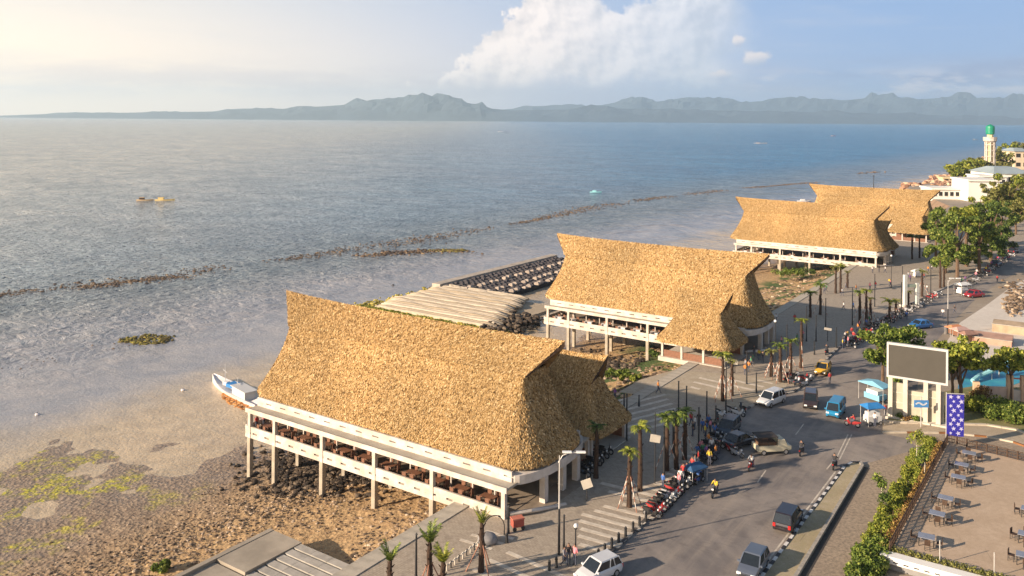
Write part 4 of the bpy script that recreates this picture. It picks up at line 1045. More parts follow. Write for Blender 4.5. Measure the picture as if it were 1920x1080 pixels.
def car(px, py, heading, paint, label, kind='hatch', z=.006, roofc=None):
    """heading: unit vector of travel"""
    p = P(px, py, z); root = empty('car', p, math.atan2(heading.y, heading.x), label, 'car')
    Ln, Wd, Ht = {'hatch': (3.9, 1.68, 1.52), 'mpv': (4.4, 1.72, 1.72), 'sedan': (4.4, 1.72, 1.46), 'van': (4.1, 1.62, 1.88)}[kind]
    pm = mat('paint_' + label[:14].replace(' ', '_'), paint, .28, .08, .8, spec=.6, coat=.6)
    h0 = .28; belt = {'van': 1.05, 'mpv': .98}.get(kind, .90); hood = belt - (.02 if kind == 'van' else .12)
    f, r_ = Ln / 2, -Ln / 2
    # cross-sections of the lower body: x, half width, bottom, top
    st_ = [(r_, .80, .45, belt - .22), (r_ + .08, .93, .32, belt - .06), (r_ + .35, 1, h0, belt), (0, 1, h0, belt), (f - 1.05 if kind != 'van' else f - .5, 1, h0, belt - .01), (f - .45 if kind != 'van' else f - .3, .97, h0, hood - .03), (f - .10, .90, .32, hood - .16), (f, .76, .42, hood - .30)]
    if kind == 'sedan': st_[2] = (r_ + .35, 1, h0, belt - .02)
    rings = []
    for x, w, b0, t0 in st_:
        w = w * Wd / 2; rings.append([(x, -w * .96, b0), (x, -w, b0 + .2), (x, -w, t0 - .16), (x, -w * .93, t0), (x, w * .93, t0), (x, w, t0 - .16), (x, w, b0 + .2), (x, w * .96, b0)])
    rings = [[(q[0], q[1], q[2]) for q in rg] for rg in rings]
    body = MB(); body.rings(rings)
    # cabin
    if kind == 'sedan': xb0, xb1, xf1, xf0 = r_ + .75, r_ + 1.25, f - 1.75, f - 1.1
    elif kind == 'van': xb0, xb1, xf1, xf0 = r_ + .06, r_ + .16, f - .75, f - .28
    else: xb0, xb1, xf1, xf0 = r_ + .10, r_ + .42, f - 1.65, f - .95
    wt, wb = Wd / 2 * .78, Wd / 2 * .92; z0, z1 = belt - .03, Ht - .05
    g_ = MB(); g_.add([(xb0, -wb, z0), (xf0, -wb, z0), (xf0, wb, z0), (xb0, wb, z0), (xb1, -wt, z1), (xf1, -wt, z1), (xf1, wt, z1), (xb1, wt, z1)], [(0, 1, 5, 4), (1, 2, 6, 5), (2, 3, 7, 6), (3, 0, 4, 7), (4, 5, 6, 7)])
    body.rings([[(xb1 - .04, -wt - .03, z1 - .02), (xf1 + .04, -wt - .03, z1 - .02), (xf1 + .04, wt + .03, z1 - .02), (xb1 - .04, wt + .03, z1 - .02)], [(xb1 + .05, -wt + .04, z1 + .05), (xf1 - .06, -wt + .04, z1 + .05), (xf1 - .06, wt - .04, z1 + .05), (xb1 + .05, wt - .04, z1 + .05)]])
    for sy in (-1, 1):
        for (a0, a1) in (((xb0, z0), (xb1, z1)), ((xf0, z0), (xf1, z1)), (((xb0 + xf0) / 2 - .1, z0), ((xb1 + xf1) / 2 - .05, z1)), ((xb0 + .75, z0), (xb1 + .55, z1))):
            body.beam((a0[0], sy * wb, a0[1]), (a1[0], sy * wt, a1[1]), .09, .07)
    body.build('body', pm, root, smooth=False); g_.build('windows', glass, root)
    wr = .30 if kind != 'van' else .28
    for x in (r_ + .78, f - .82):
        for y in (-Wd / 2 + .08, Wd / 2 - .08): add_wheel(root, x, y, wr, .2)
    for sy in (-1, 1):
        MB().rbox((f - .06, sy * Wd * .33, hood - .24), (.16, .34, .16)).build('headlight', whl, root); MB().rbox((r_ + .05, sy * Wd * .38, belt - .22), (.14, .22, .30)).build('tail_light', redl, root)
        MB().rbox((xf0 - .15, sy * (Wd / 2 + .07), belt + .06), (.14, .18, .13)).build('mirror', pm, root)
    MB().box(f - .02, f + .03, -Wd * .3, Wd * .3, .36, .50).build('grille', metal_k, root); MB().box(r_ - .02, r_ + .03, -.26, .26, .52, .64).build('number_plate', pale_b if kind == 'x' else metal_k, root)
    return root
def hd(px, py, sgn=1):
    a = P(px, py); b = P(px + (1980 - px) * .02, py + (YH + 5 - py) * .02); d = (b - a).normalized() * sgn; d.z = 0; return d.normalized()
car(1478, 984, hd(1478, 984), (0.018, 0.013, 0.018), 'black people carrier with red tail lights driving away beside the black and white kerb', 'mpv')
car(1412, 1070, hd(1412, 1070, -1), (0.10, 0.12, 0.16), 'dark blue grey car driving towards the camera at the bottom edge', 'hatch')
car(1122, 1082, Vector((-.80, -.60, 0)), (0.62, 0.63, 0.64), 'silver white car parked at the near kerb by the pink person', 'hatch')
car(1446, 757, Vector((-.75, -.66, 0)), (0.70, 0.71, 0.74), 'silver white car by the propped palms, facing left', 'mpv')
car(1520, 760, Vector((-.35, -.93, 0)), (0.045, 0.028, 0.025), 'dark brown car just left of the blue minibus', 'mpv')
car(1567, 778, hd(1567, 778, -1), (0.02, 0.22, 0.42), 'blue minibus with pale front driving towards the camera', 'van')
car(1543, 699, hd(1543, 699, -1), (0.75, 0.42, 0.02), 'yellow car driving towards the camera beyond the junction', 'hatch')
car(1726, 615, Vector((-.93, -.35, 0)), (0.02, 0.14, 0.40), 'bright blue car behind the billboard tree', 'sedan')
car(1826, 557, Vector((-.93, -.35, 0)), (0.42, 0.02, 0.035), 'red car on the far street near the tree clump', 'sedan')
car(1366, 812, hd(1366, 812, -1), (0.025, 0.03, 0.04), 'black car parked left of the junction among motorcycles', 'mpv')
car(1385, 835, Vector((.8, .6, 0)), (0.03, 0.03, 0.035), 'low black car parked in front of the black people carrier', 'sedan')
for i, (x, y, c) in enumerate(((1880, 486, (.03, .03, .05)), (1900, 474, (.05, .02, .03)), (1868, 498, (.02, .04, .09)))): car(x, y, Vector((.7, .7, 0)), c, ('black car parked under the rightmost dark trees', 'dark red car parked farthest along the street', 'navy car parked nearest under the dark trees')[i], 'sedan')
# open pickup carrying cargo and people
pk = empty('pickup_truck', P(1447, 848, .006), R(8), 'cream open pickup with dark load crossing the shaded junction', 'pickup truck')
cream = mat('cream_paint', (0.62, 0.56, 0.40), .5, .15, 1)
b = MB(); b.rings([[(x, -w, z0), (x, w, z0), (x, w, z1), (x, -w, z1)] for x, w, z0, z1 in ((-2.0, .7, .55, .95), (-1.9, .8, .42, 1.0), (.4, .82, .40, 1.0), (1.3, .8, .42, 1.0), (1.9, .72, .5, .9))]); b.build('body', cream, pk)
b = MB(); b.rings([[(x, -w, .98), (x, w, .98), (x2, w * .85, 1.62), (x2, -w * .85, 1.62)] for x, x2, w in ((.35, .45, .8), (1.45, 1.15, .78))]); b.build('cab', cream, pk); MB().rings([[(1.40, -.7, 1.05), (1.40, .7, 1.05), (1.20, .6, 1.55), (1.20, -.6, 1.55)], [(1.46, -.7, 1.05), (1.46, .7, 1.05), (1.26, .6, 1.55), (1.26, -.6, 1.55)]]).build('windscreen', glass, pk)
for x in (-1.8, -.7, .3):
    for y in (-.78, .78): MB().tube([(x, y, 1.0), (x, y, 1.9)], .03, 5).build('canopy_post', metal_k, pk)
MB().box(-1.9, .35, -.85, .85, 1.9, 1.97).build('canopy', mat('dark_canopy', (0.05, 0.04, 0.035), .8, .3), pk); MB().box(-1.7, .2, -.65, .65, .95, 1.35).build('load', mat('load_brown', (0.16, 0.09, 0.05), .9, .5, 3), pk)
for x in (-1.25, 1.25):
    for y in (-.72, .72): add_wheel(pk, x, y, .3)

# motorcycles
moto_cols = {'black': (0.02, 0.02, 0.022), 'red': (0.35, 0.03, 0.03), 'white': (0.6, 0.6, 0.6), 'blue': (0.03, 0.10, 0.32), 'silver': (0.35, 0.36, 0.38)}
seat_m = mat('seat_black', (0.02, 0.018, 0.017), .8)
MT = {}
def moto(px, py, rz, col, label, group=None, z=.01):
    if col not in MT:
        root = empty('motorcycle'); pm = mat('moto_' + col, moto_cols[col], .3, .1, coat=.4)
        add_wheel(root, -.62, 0, .29, .10); add_wheel(root, .62, 0, .29, .10)
        b = MB(); b.rings([[(x, -w, z0), (x, w, z0), (x, w * .8, z1), (x, -w * .8, z1)] for x, w, z0, z1 in ((-.95, .04, .66, .74), (-.7, .12, .48, .78), (-.3, .16, .34, .72), (.05, .12, .28, .50), (.30, .13, .30, .60), (.46, .16, .38, .95), (.56, .08, .55, 1.0))]); b.build('body', pm, root)
        b = MB(); b.rings([[(x, -w, z0), (x, w, z0), (x, w * .9, z1), (x, -w * .9, z1)] for x, w, z0, z1 in ((-.88, .10, .76, .84), (-.5, .14, .74, .84), (-.1, .12, .70, .79))]); b.build('seat', seat_m, root)
        b = MB(); b.tube([(.62, 0, .3), (.50, 0, .75), (.44, 0, 1.0)], .035, 5); b.tube([(.34, -.33, 1.03), (.44, -.1, 1.0), (.44, .1, 1.0), (.34, .33, 1.03)], .022, 5); b.build('handlebar', metal_k, root)
        MB().rbox((.585, 0, .84), (.10, .18, .14)).build('headlight', whl, root); MB().rbox((-.95, 0, .68), (.06, .14, .08)).build('tail_light', redl, root)
        MB().rings([[(x, -.07, z0), (x, .07, z0), (x, .07, z0 + .03), (x, -.07, z0 + .03)] for x, z0 in ((.38, .55), (.62, .61), (.88, .50))]).build('mudguard', pm, root)
        MT[col] = root; r_ = root
    else: r_ = copy_tree(MT[col])
    r_.location = P(px, py, z); r_.rotation_euler = (0, 0, rz); tag(r_, label, 'motorcycle', group); return r_
kerb_n = 0
for i in range(14):
    x, y = 1222 + i * 6.0, 970 - i * 6.1
    moto(x + random.uniform(-1, 1), y, R(random.uniform(-45, -20)), random.choice(['black', 'black', 'black', 'silver', 'black', 'red', 'black', 'white']), f'{ordn[i]} motorcycle from the near end of the row parked along the street kerb', 'motorcycles parked along the near kerb')
for i in range(9):
    x, y = 1480 + (i % 5) * 9 + random.uniform(-3, 3), 708 + (i // 5) * 10 + (i % 5) * 2; moto(x, y, R(random.uniform(20, 80)), random.choice(['black', 'silver', 'white', 'red']), f'{ordn[i]} motorcycle of the cluster left of the yellow car, counted from the left', 'motorcycles left of the yellow car')
for i in range(8): moto(1596 + i * 6.5, 652 - i * 5.6 , R(random.uniform(-50, 10)), random.choice(['black', 'black', 'red', 'black']), f'{ordn[i]} motorcycle from the near end of the shaded row under the pink propped palms', 'motorcycles in the shaded row')
for i in range(16): moto(1652 + i * 7.2 + random.uniform(-2, 2), 612 - i * 3.9, R(random.uniform(-50, 10)), random.choice(['black', 'black', 'red', 'black', 'silver']), f'{ordn[i]} motorcycle from the near end of the row past the white pillars', 'motorcycles parked past the white pillars')
for i in range(14): moto(1800 + i * 7.5, 548 - i * 5.2, R(random.uniform(-50, 10)), random.choice(['black', 'red', 'black', 'silver']), f'{ordn[i]} motorcycle from the near end of the row under the tree clump', 'motorcycles parked under the tree clump')
for i, (x, y, c) in enumerate(((1345, 790, 'black'), (1352, 782, 'white'), (1372, 776, 'silver'), (1384, 780, 'white'), (1392, 772, 'black'), (1335, 800, 'black'), (1395, 832, 'black'), (1372, 850, 'red'), (1382, 856, 'silver'))):
    moto(x, y, R(random.uniform(0, 360)), c, f'{c} motorcycle parked around the black cars, {ordn[i]} from the left', 'motorcycles around the black cars')
for i in range(7): moto(1093 + i * 7, 893 - i * 7, R(random.uniform(-60, 0)), 'black', f'{ordn[i]} shaded motorcycle from the near end beside the nearest hall\'s entrance', 'motorcycles by the hall entrance', z=.15)

# ================================================================== people
skin = mat('skin', (0.30, 0.17, 0.11), .6, .1); hairm = mat('hair', (0.015, 0.012, 0.01), .7, .1); shoe = mat('shoe', (0.05, 0.04, 0.04), .7, .1); cap0 = mat('shirt0', (0.5, 0.5, 0.5), .8, .15, 4); tro0 = mat('trousers0', (0.08, 0.09, 0.13), .8, .2, 4)
POSES = {
 'stand': [('pelvis', None, (0, 0, .95), .135, 1), ('waist', 'pelvis', (0, 0, 1.08), .13, 0), ('chest', 'waist', (.01, 0, 1.30), .15, 0), ('neck', 'chest', (.01, 0, 1.47), .055, 2), ('head', 'neck', (.03, 0, 1.60), .095, 2), ('crown', 'head', (.01, 0, 1.68), .075, 3),
   ('shL', 'chest', (0, .17, 1.38), .075, 0), ('elL', 'shL', (-.02, .24, 1.12), .045, 0), ('haL', 'elL', (.08, .25, .88), .035, 2), ('shR', 'chest', (0, -.17, 1.38), .075, 0), ('elR', 'shR', (-.02, -.24, 1.12), .045, 0), ('haR', 'elR', (.08, -.25, .88), .035, 2),
   ('hiL', 'pelvis', (0, .09, .88), .09, 1), ('knL', 'hiL', (.03, .10, .48), .062, 1), ('anL', 'knL', (0, .10, .09), .045, 1), ('toL', 'anL', (.16, .11, .04), .038, 4), ('hiR', 'pelvis', (0, -.09, .88), .09, 1), ('knR', 'hiR', (.03, -.10, .48), .062, 1), ('anR', 'knR', (0, -.10, .09), .045, 1), ('toR', 'anR', (.16, -.11, .04), .038, 4)]}
w_ = dict((a[0], a) for a in POSES['stand'])
def variant(ch): return [(n, par, ch.get(n, p), r_, m) for n, par, p, r_, m in POSES['stand']]
POSES['walk'] = variant({'knL': (.20, .10, .50), 'anL': (.28, .10, .10), 'toL': (.43, .11, .07), 'knR': (-.02, -.10, .50), 'anR': (-.30, -.10, .14), 'toR': (-.18, -.11, .04), 'elL': (-.14, .24, 1.13), 'haL': (-.10, .25, .90), 'elR': (.08, -.24, 1.13), 'haR': (.26, -.22, .98)})
POSES['ride'] = variant({'pelvis': (-.30, 0, .90), 'waist': (-.27, 0, 1.05), 'chest': (-.18, 0, 1.26), 'neck': (-.13, 0, 1.42), 'head': (-.09, 0, 1.55), 'crown': (-.11, 0, 1.63), 'shL': (-.17, .18, 1.33), 'elL': (.06, .27, 1.14), 'haL': (.33, .28, 1.05), 'shR': (-.17, -.18, 1.33), 'elR': (.06, -.27, 1.14), 'haR': (.33, -.28, 1.05),
   'hiL': (-.25, .12, .86), 'knL': (.14, .20, .74), 'anL': (.08, .20, .36), 'toL': (.23, .21, .30), 'hiR': (-.25, -.12, .86), 'knR': (.14, -.20, .74), 'anR': (.08, -.20, .36), 'toR': (.23, -.21, .30)})
PM = {}
def person_mesh(pose):
    if pose in PM: return PM[pose]
    J = POSES[pose]; ix = {j[0]: i for i, j in enumerate(J)}
    me = bpy.data.meshes.new('skeleton'); me.from_pydata([j[2] for j in J], [(ix[j[1]], i) for i, j in enumerate(J) if j[1]], [])
    o = bpy.data.objects.new('skeleton', me); COL.objects.link(o)
    md = o.modifiers.new('skin', 'SKIN'); md.use_smooth_shade = True
    for i, j in enumerate(J): me.skin_vertices[0].data[i].radius = (j[3], j[3]); me.skin_vertices[0].data[i].use_root = (i == 0)
    s = o.modifiers.new('sub', 'SUBSURF'); s.levels = 1; s.render_levels = 1
    dg = bpy.context.evaluated_depsgraph_get(); res = bpy.data.meshes.new_from_object(o.evaluated_get(dg))
    bpy.data.objects.remove(o)
    for m_ in (cap0, tro0, skin, hairm, shoe): res.materials.append(m_)
    pts = [Vector(j[2]) for j in J]; mi = []
    for f in res.polygons:
        c = f.center; best = 1e9; bm_ = 0
        for i, j in enumerate(J):
            if j[1] is None: continue
            a, b2 = pts[ix[j[1]]], pts[i]; t_ = max(0, min(1, (c - a).dot(b2 - a) / max(1e-6, (b2 - a).length_squared))); d = (c - a.lerp(b2, t_)).length
            if d < best: best = d; bm_ = j[4] if t_ > .25 or j[4] in (1, 0) else J[ix[j[1]]][4]
        hd_ = pts[ix['head']]
        if bm_ == 2 and c.z > hd_.z - .03 and c.x < hd_.x + .04: bm_ = 3
        mi.append(bm_)
    res.polygons.foreach_set('material_index', mi); res.update(); PM[pose] = res; return res
SHC = {'white': (.75, .74, .72), 'pink': (.85, .28, .33), 'yellow': (.75, .55, .05), 'red': (.5, .05, .05), 'blue': (.06, .15, .42), 'black': (.03, .03, .035), 'green': (.08, .28, .14), 'orange': (.65, .24, .05), 'grey': (.28, .28, .30), 'purple': (.25, .10, .32)}
def person(px, py, rz, shirt, label, pose='stand', z=.14, tro=None, group=None, at=None):
    me = person_mesh(pose); o = link('person', me, None, at if at is not None else P(px, py, z), rz); o.material_slots[0].link = 'OBJECT'
    o.material_slots[0].material = mat('shirt_' + shirt, SHC[shirt], .85, .12, 5)
    if tro: o.material_slots[1].link = 'OBJECT'; o.material_slots[1].material = mat('trousers_' + tro, SHC[tro], .85, .15, 5)
    s = random.uniform(.95, 1.05); o.scale = (s, s, s); return tag(o, label, 'person', group)
def rider(px, py, d, shirt, col, lm, lp):
    rz = math.atan2(d.y, d.x); moto(px, py, rz, col, lm, z=.01); person(px, py, rz, shirt, lp, 'ride', at=P(px, py, .01))
rider(1340, 930, hd(1340, 930, -1), 'yellow', 'black', 'motorcycle under the rider in yellow in the shaded road', 'rider in a yellow top on a motorcycle in the shaded road')
rider(1408, 880, hd(1408, 880, -1), 'white', 'red', 'red motorcycle under the rider in white', 'rider in a white top on a red motorcycle mid road')
rider(1503, 852, hd(1503, 852), 'black', 'black', 'black motorcycle right of the cream pickup', 'rider in black right of the cream pickup')
rider(1565, 878, hd(1565, 878), 'black', 'black', 'black motorcycle at the tip of the median', 'rider in black at the tip of the median')
rider(1598, 800, Vector((-.8, .6, 0)), 'red', 'red', 'red motorcycle in front of the blue food cart', 'rider in red in front of the blue food cart')
rider(1550, 665, hd(1550, 665), 'black', 'black', 'motorcycle just beyond the yellow car', 'rider in black just beyond the yellow car')
rider(1310, 905, Vector((.5, .8, 0)), 'blue', 'blue', 'blue motorcycle stopped by the kerb cluster', 'rider in blue stopped by the kerb cluster')
ppl = [(1078, 1060, 'pink', 'person in bright pink standing by the parked silver white car', 0), (1066, 1058, 'black', 'person in black standing left of the person in pink', 0), (1058, 1062, 'grey', 'person in grey beside the black pole at the bottom', 1),
  (1324, 862, 'purple', 'person in purple in the kerb crowd near the junction', 0), (1334, 850, 'white', 'person in white in the kerb crowd near the junction', 0), (1342, 862, 'orange', 'person in orange in the kerb crowd near the junction', 1), (1330, 872, 'yellow', 'person in mustard yellow in front of the kerb crowd', 0), (1348, 852, 'black', 'person in black at the right of the kerb crowd', 0),
  (1332, 812, 'pink', 'person in pink beside the black pole and black cars', 0), (1340, 822, 'blue', 'person in blue beside the parked black car', 1), (1296, 800, 'red', 'person in red by the thin black poles', 1), (1303, 806, 'white', 'person in white by the thin black poles', 0), (1310, 800, 'black', 'person in black by the thin black poles', 0), (1317, 812, 'blue', 'person in blue on the shaded paving', 1), (1299, 818, 'black', 'person in black standing alone on the shaded paving', 0),
  (1153, 750, 'purple', 'tiny person in purple on the striped paving by the nearest small roof', 0), (1234, 738, 'orange', 'person in orange crossing the sandy forecourt', 1), (1243, 918, 'blue', 'person in blue low by the propped palm', 0),
  (1414, 668, 'black', 'person in black at the second hall\'s street entrance', 0), (1421, 674, 'white', 'person in white at the second hall\'s street entrance', 1), (1430, 680, 'black', 'person in black right of the one in white at the second hall', 0), (1436, 668, 'grey', 'person in grey by the second hall\'s entrance', 0), (1408, 690, 'green', 'person in green beside the red and white props', 1), (1400, 676, 'black', 'person in black under the second hall\'s eaves', 0),
  (1455, 605, 'white', 'person in white right of the second hall\'s rear corner', 0), (1490, 606, 'red', 'person in dark red near the pair of plaza palms', 1), (1582, 582, 'white', 'person in white walking alone in the sunlit plaza', 1), (1600, 582, 'blue', 'person in blue in the sunlit plaza', 1), (1556, 720, 'red', 'person in red near the shaded motorcycles', 0),
  (1600, 640, 'red', 'person in red among the shaded motorcycles', 0), (1612, 634, 'black', 'person in black among the shaded motorcycles', 0), (1590, 650, 'pink', 'person in pink near the shaded motorcycles', 0), (1586, 640, 'white', 'person in white near the shaded motorcycles', 0),
  (1646, 612, 'white', 'person in white beside the yellow palm', 0), (1655, 616, 'grey', 'person in grey beside the yellow palm', 1), (1700, 600, 'blue', 'person in blue by the pillars', 1), (1716, 552, 'black', 'dark dressed person right of the white pillars', 0), (1738, 548, 'white', 'person in white in the far plaza', 1), (1636, 512, 'white', 'person in white at the third hall\'s street end', 0), (1648, 510, 'black', 'person in black at the third hall\'s street end', 0), (1660, 512, 'white', 'second person in white near the slim lamp', 1),
  (1768, 596, 'white', 'person in white at the foot of the far pale lamp', 0), (1790, 588, 'black', 'person in black crossing the far street', 1), (1660, 782, 'red', 'person in red by the billboard post', 0), (1640, 800, 'white', 'person in white at the blue food cart', 0), (1628, 792, 'black', 'person in black at the blue food cart', 0),
  (1870, 530, 'red', 'person in red on the far pavement under the trees', 0)]
for x, y, s, l, wk in ppl: person(x, y, random.uniform(0, 6.28), s, l, 'walk' if wk else 'stand')
for i, (dx_, dy_, s) in enumerate(((-17.0, -6.6, 'red'), (-17.0, -5.6, 'pink'), (-16.9, -4.2, 'black'), (-16.6, -2.6, 'red'))):
    q = C[0] + EX * dx_ + EY * dy_; q.z = .22; person(0, 0, R(140 + i * 20), s, f'person in {s} at the nearest hall railing, {ordn[i]} from its sea corner', at=q)

cols_ = list(SHC)
def crowd(n, pts_px, spread, where, ride=.0):
    cnt_ = {}
    for i in range(n):
        f = (i + .5) / n * (len(pts_px) - 1); a = int(min(f, len(pts_px) - 2)); q = f - a
        x = pts_px[a][0] * (1 - q) + pts_px[a + 1][0] * q + random.uniform(-spread, spread); y = pts_px[a][1] * (1 - q) + pts_px[a + 1][1] * q + random.uniform(-spread, spread) * .5
        c = random.choice(cols_); person(x, y, random.uniform(0, 6.28), c, f'person in {c}, {ordn[i]} from the near end of {where}', random.choice(['stand', 'walk']), group='people in ' + where)
crowd(14, [(1262, 925), (1300, 885), (1322, 850), (1335, 800)], 8, 'the row along the near kerb')
crowd(12, [(1385, 705), (1420, 685), (1470, 660), (1500, 630)], 14, 'the shaded plaza by the second hall')
crowd(10, [(1570, 660), (1600, 625), (1640, 600)], 9, 'the crowd under the pink propped palms')
crowd(14, [(1540, 560), (1620, 545), (1700, 530), (1745, 500)], 18, 'the sunlit far plaza')
crowd(10, [(1790, 545), (1840, 515), (1880, 490)], 6, 'the pavement under the tree clump')
for i in range(12):
    x, y = 1322 + (i % 6) * 6 + random.uniform(-3, 3), 868 - (i // 6) * 16 - (i % 6) * 7; moto(x, y, R(random.uniform(-60, 60)), random.choice(['black', 'black', 'silver', 'red']), f'{ordn[i]} motorcycle of the tight kerb cluster beside the crowd, counted from the left', 'motorcycles in the kerb cluster')
# food carts and stalls
def stall(px, py, rz, label, top, body, w=2.2, d=1.5, h=2.2):
    r_ = empty('food_stall', P(px, py, .01), rz, label, 'food stall')
    MB().rings([[(-w / 2, -d / 2, h - .15), (w / 2, -d / 2, h - .15), (w / 2, d / 2, h - .15), (-w / 2, d / 2, h - .15)], [(-w / 2, -d / 2, h - .05), (w / 2, -d / 2, h - .05), (w / 2, d / 2, h - .05), (-w / 2, d / 2, h - .05)], [(-w * .3, -.05, h + .35), (w * .3, -.05, h + .35), (w * .3, .05, h + .35), (-w * .3, .05, h + .35)]]).build('awning', top, r_)
    for x in (-w / 2 + .08, w / 2 - .08):
        for y in (-d / 2 + .08, d / 2 - .08): MB().tube([(x, y, 0), (x, y, h - .1)], .035, 5).build('post', metal_s, r_)
    MB().box(-w * .38, w * .38, -d * .3, d * .3, .35, 1.05).build('counter', body, r_); MB().box(-w * .34, w * .34, -d * .22, d * .22, 1.05, 1.5).build('glass_case', lampglass, r_)
    for x in (-w * .3, w * .3): add_wheel(r_, x, -d * .33, .25, .06)
blt = mat('blue_tarp', (0.03, 0.22, 0.55), .6, .2, 2); lbt = mat('pale_blue_tarp', (0.22, 0.50, 0.66), .6, .2, 1); wht = mat('white_tarp', (0.75, 0.74, 0.70), .7, .1, 1)
stall(1636, 795, .2, 'food cart with a bright blue awning in front of the billboard', blt, wht, 2.3, 1.7); stall(1641, 752, .5, 'long pale blue awning stall behind the bright blue cart', lbt, lbt, 1.9, 3.8, 2.3)
stall(1302, 902, .6, 'dark blue tarp stall on the kerb beside the motorcycles', mat('navy_tarp', (0.03, 0.10, 0.22), .7, .3, 2), seat_m, 2.2, 1.6, 1.5)
stall(1805, 552, .4, 'white awning stall beside the far street left of the red car', wht, wht, 3.0, 2.0, 2.2); stall(1722, 520, .4, 'long white awning in the shaded plaza by the farthest hall', wht, wht, 3.6, 1.2, 1.6)
for i, (x, y) in enumerate(((1800, 632), (1815, 640), (1790, 628))):
    stall(x, y, .3, ('pink fronted small stall on the street edge', 'rusty small stall right of the pink one on the street edge', 'orange small stall left of the pink one on the street edge')[i], mat('rust_tarp' + str(i), ((.55, .35, .30), (.35, .2, .15), (.6, .25, .12))[i], .8, .2), wood_r, 2.6, 1.8, 1.4)

# ================================================================== white pillars sculpture
ws = empty('pillar_gate', P(1708, 575, .14), .2, 'pale green framed gate with two white pillars in the far plaza', 'gate')
for x in (-1.3, 1.3): MB().box(x - .3, x + .3, -.3, .3, 0, 6.2 if x < 0 else 4.5).build('pillar', mat('gate_white', (0.66, 0.66, 0.60), .7, .15), ws)
MB().box(-1.3, 1.3, -.2, .2, 5.0 - 1.2, 4.3).build('beam', mat('gate_green', (0.35, 0.42, 0.33), .7, .2), ws); MB().box(-1.9, 1.9, -.9, .9, 0, .35).build('plinth', white_c, ws)

# ================================================================== billboard, banner
dL, dR = 102.0, 98.6
TLp, TRp, BLp = PD(1663, 641, dL), PD(1778, 656, dR), PD(1664, 706, dL)
bx = Vector((TRp.x - TLp.x, TRp.y - TLp.y, 0)); bw_ = bx.length; brz = math.atan2(bx.y, bx.x); mid_b = (TLp + TRp) / 2
bb = empty('billboard', (mid_b.x, mid_b.y, 0), brz, 'large blank dark screen in a white frame on concrete pillars beside the junction', 'billboard')
zt, zb = TLp.z, BLp.z; hw = bw_ / 2
MB().box(-hw + .22, hw - .22, -.06, .25, zb + .22, zt - .22).build('screen', mat('dark_screen', (0.075, 0.068, 0.055), .55, .12, .6), bb)
fw = mat('frame_white', (0.56, 0.56, 0.55), .6, .1, 1)
MB().box(-hw, -hw + .22, -.12, .3, zb, zt).build('frame', fw, bb); MB().box(hw - .22, hw, -.12, .3, zb, zt).build('frame', fw, bb)
MB().box(-hw + .221, hw - .221, -.12, .3, zb, zb + .25).build('frame', fw, bb); MB().box(-hw + .221, hw - .221, -.12, .3, zt - .25, zt).build('frame', fw, bb)
pc = mat('pillar_concrete', (0.62, 0.57, 0.48), .8, .2, 1)
for x in (-2.9, -1.25, .95, 2.3): MB().box(x - .24, x + .24, .0, .5, 0, zb - .003).build('pillar', pc, bb)
MB().box(-3.1, -1.5, .55, .75, 0, 4.3).build('back_panel', mat('panel_pale', (0.50, 0.46, 0.36), .85, .2, 1), bb); MB().box(-1.0, .7, .55, .75, .4, 3.6).build('back_panel', mat('panel_pale', (0.5, .46, .36)), bb); MB().box(1.2, 2.9, .55, .75, 0, 4.0).build('back_panel', mat('panel_pale', (0.5, .46, .36)), bb)
for z in (1.9, 3.1): MB().box(-2.9, 2.5, .50, .549, z, z + .12).build('rail', pc, bb)
MB().box(-3.4, 3.3, -.3, 1.2, -.05, .3).build('plinth', pc, bb)
# banner
bp = P(1791, 838, .0); ban = empty('banner', bp, -.12, 'tall blue banner with scattered white flower marks on a pole', 'banner')
dpx = bp.y / F_PX; w2 = 15 * dpx; z_b, z_t = (838 - 818) * dpx, (838 - 740) * dpx
MB().box(-w2, w2, -.04, .04, z_b, z_t).build('cloth', mat('banner_blue', (0.035, 0.03, 0.36), .6, .1, 1), ban)
MB().tube([(-w2 - .06, .06, -.1), (-w2 - .06, .06, z_t + .2)], .05, 6).build('pole', metal_s, ban); MB().tube([(-w2 - .1, .06, z_t + .08), (w2 + .1, .06, z_t + .08)], .05, 6).build('top_bar', metal_s, ban)
fl = MB().rings([[(.17 * math.cos(R(a)) * (1.3 if (a // 36) % 2 else .55), y_, .17 * math.sin(R(a)) * (1.3 if (a // 36) % 2 else .55)) for a in range(0, 360, 36)] for y_ in (0, -.008)]).mesh('flower_mark', mat('pale_violet_print', (0.62, 0.60, 0.86), .6, .2, 6))
k = 0
for j in range(9):
    for i in range(2):
        o_ = link('flower_mark', fl, ban, ((-.42 + i * .9 + (.2 if j % 2 else -.15)) * w2, -.042, z_b + .35 + j * (z_t - z_b - .6) / 8)); o_.rotation_euler = (0, random.uniform(0, 3), 0); o_.scale = (random.uniform(.8, 1.4),) * 3

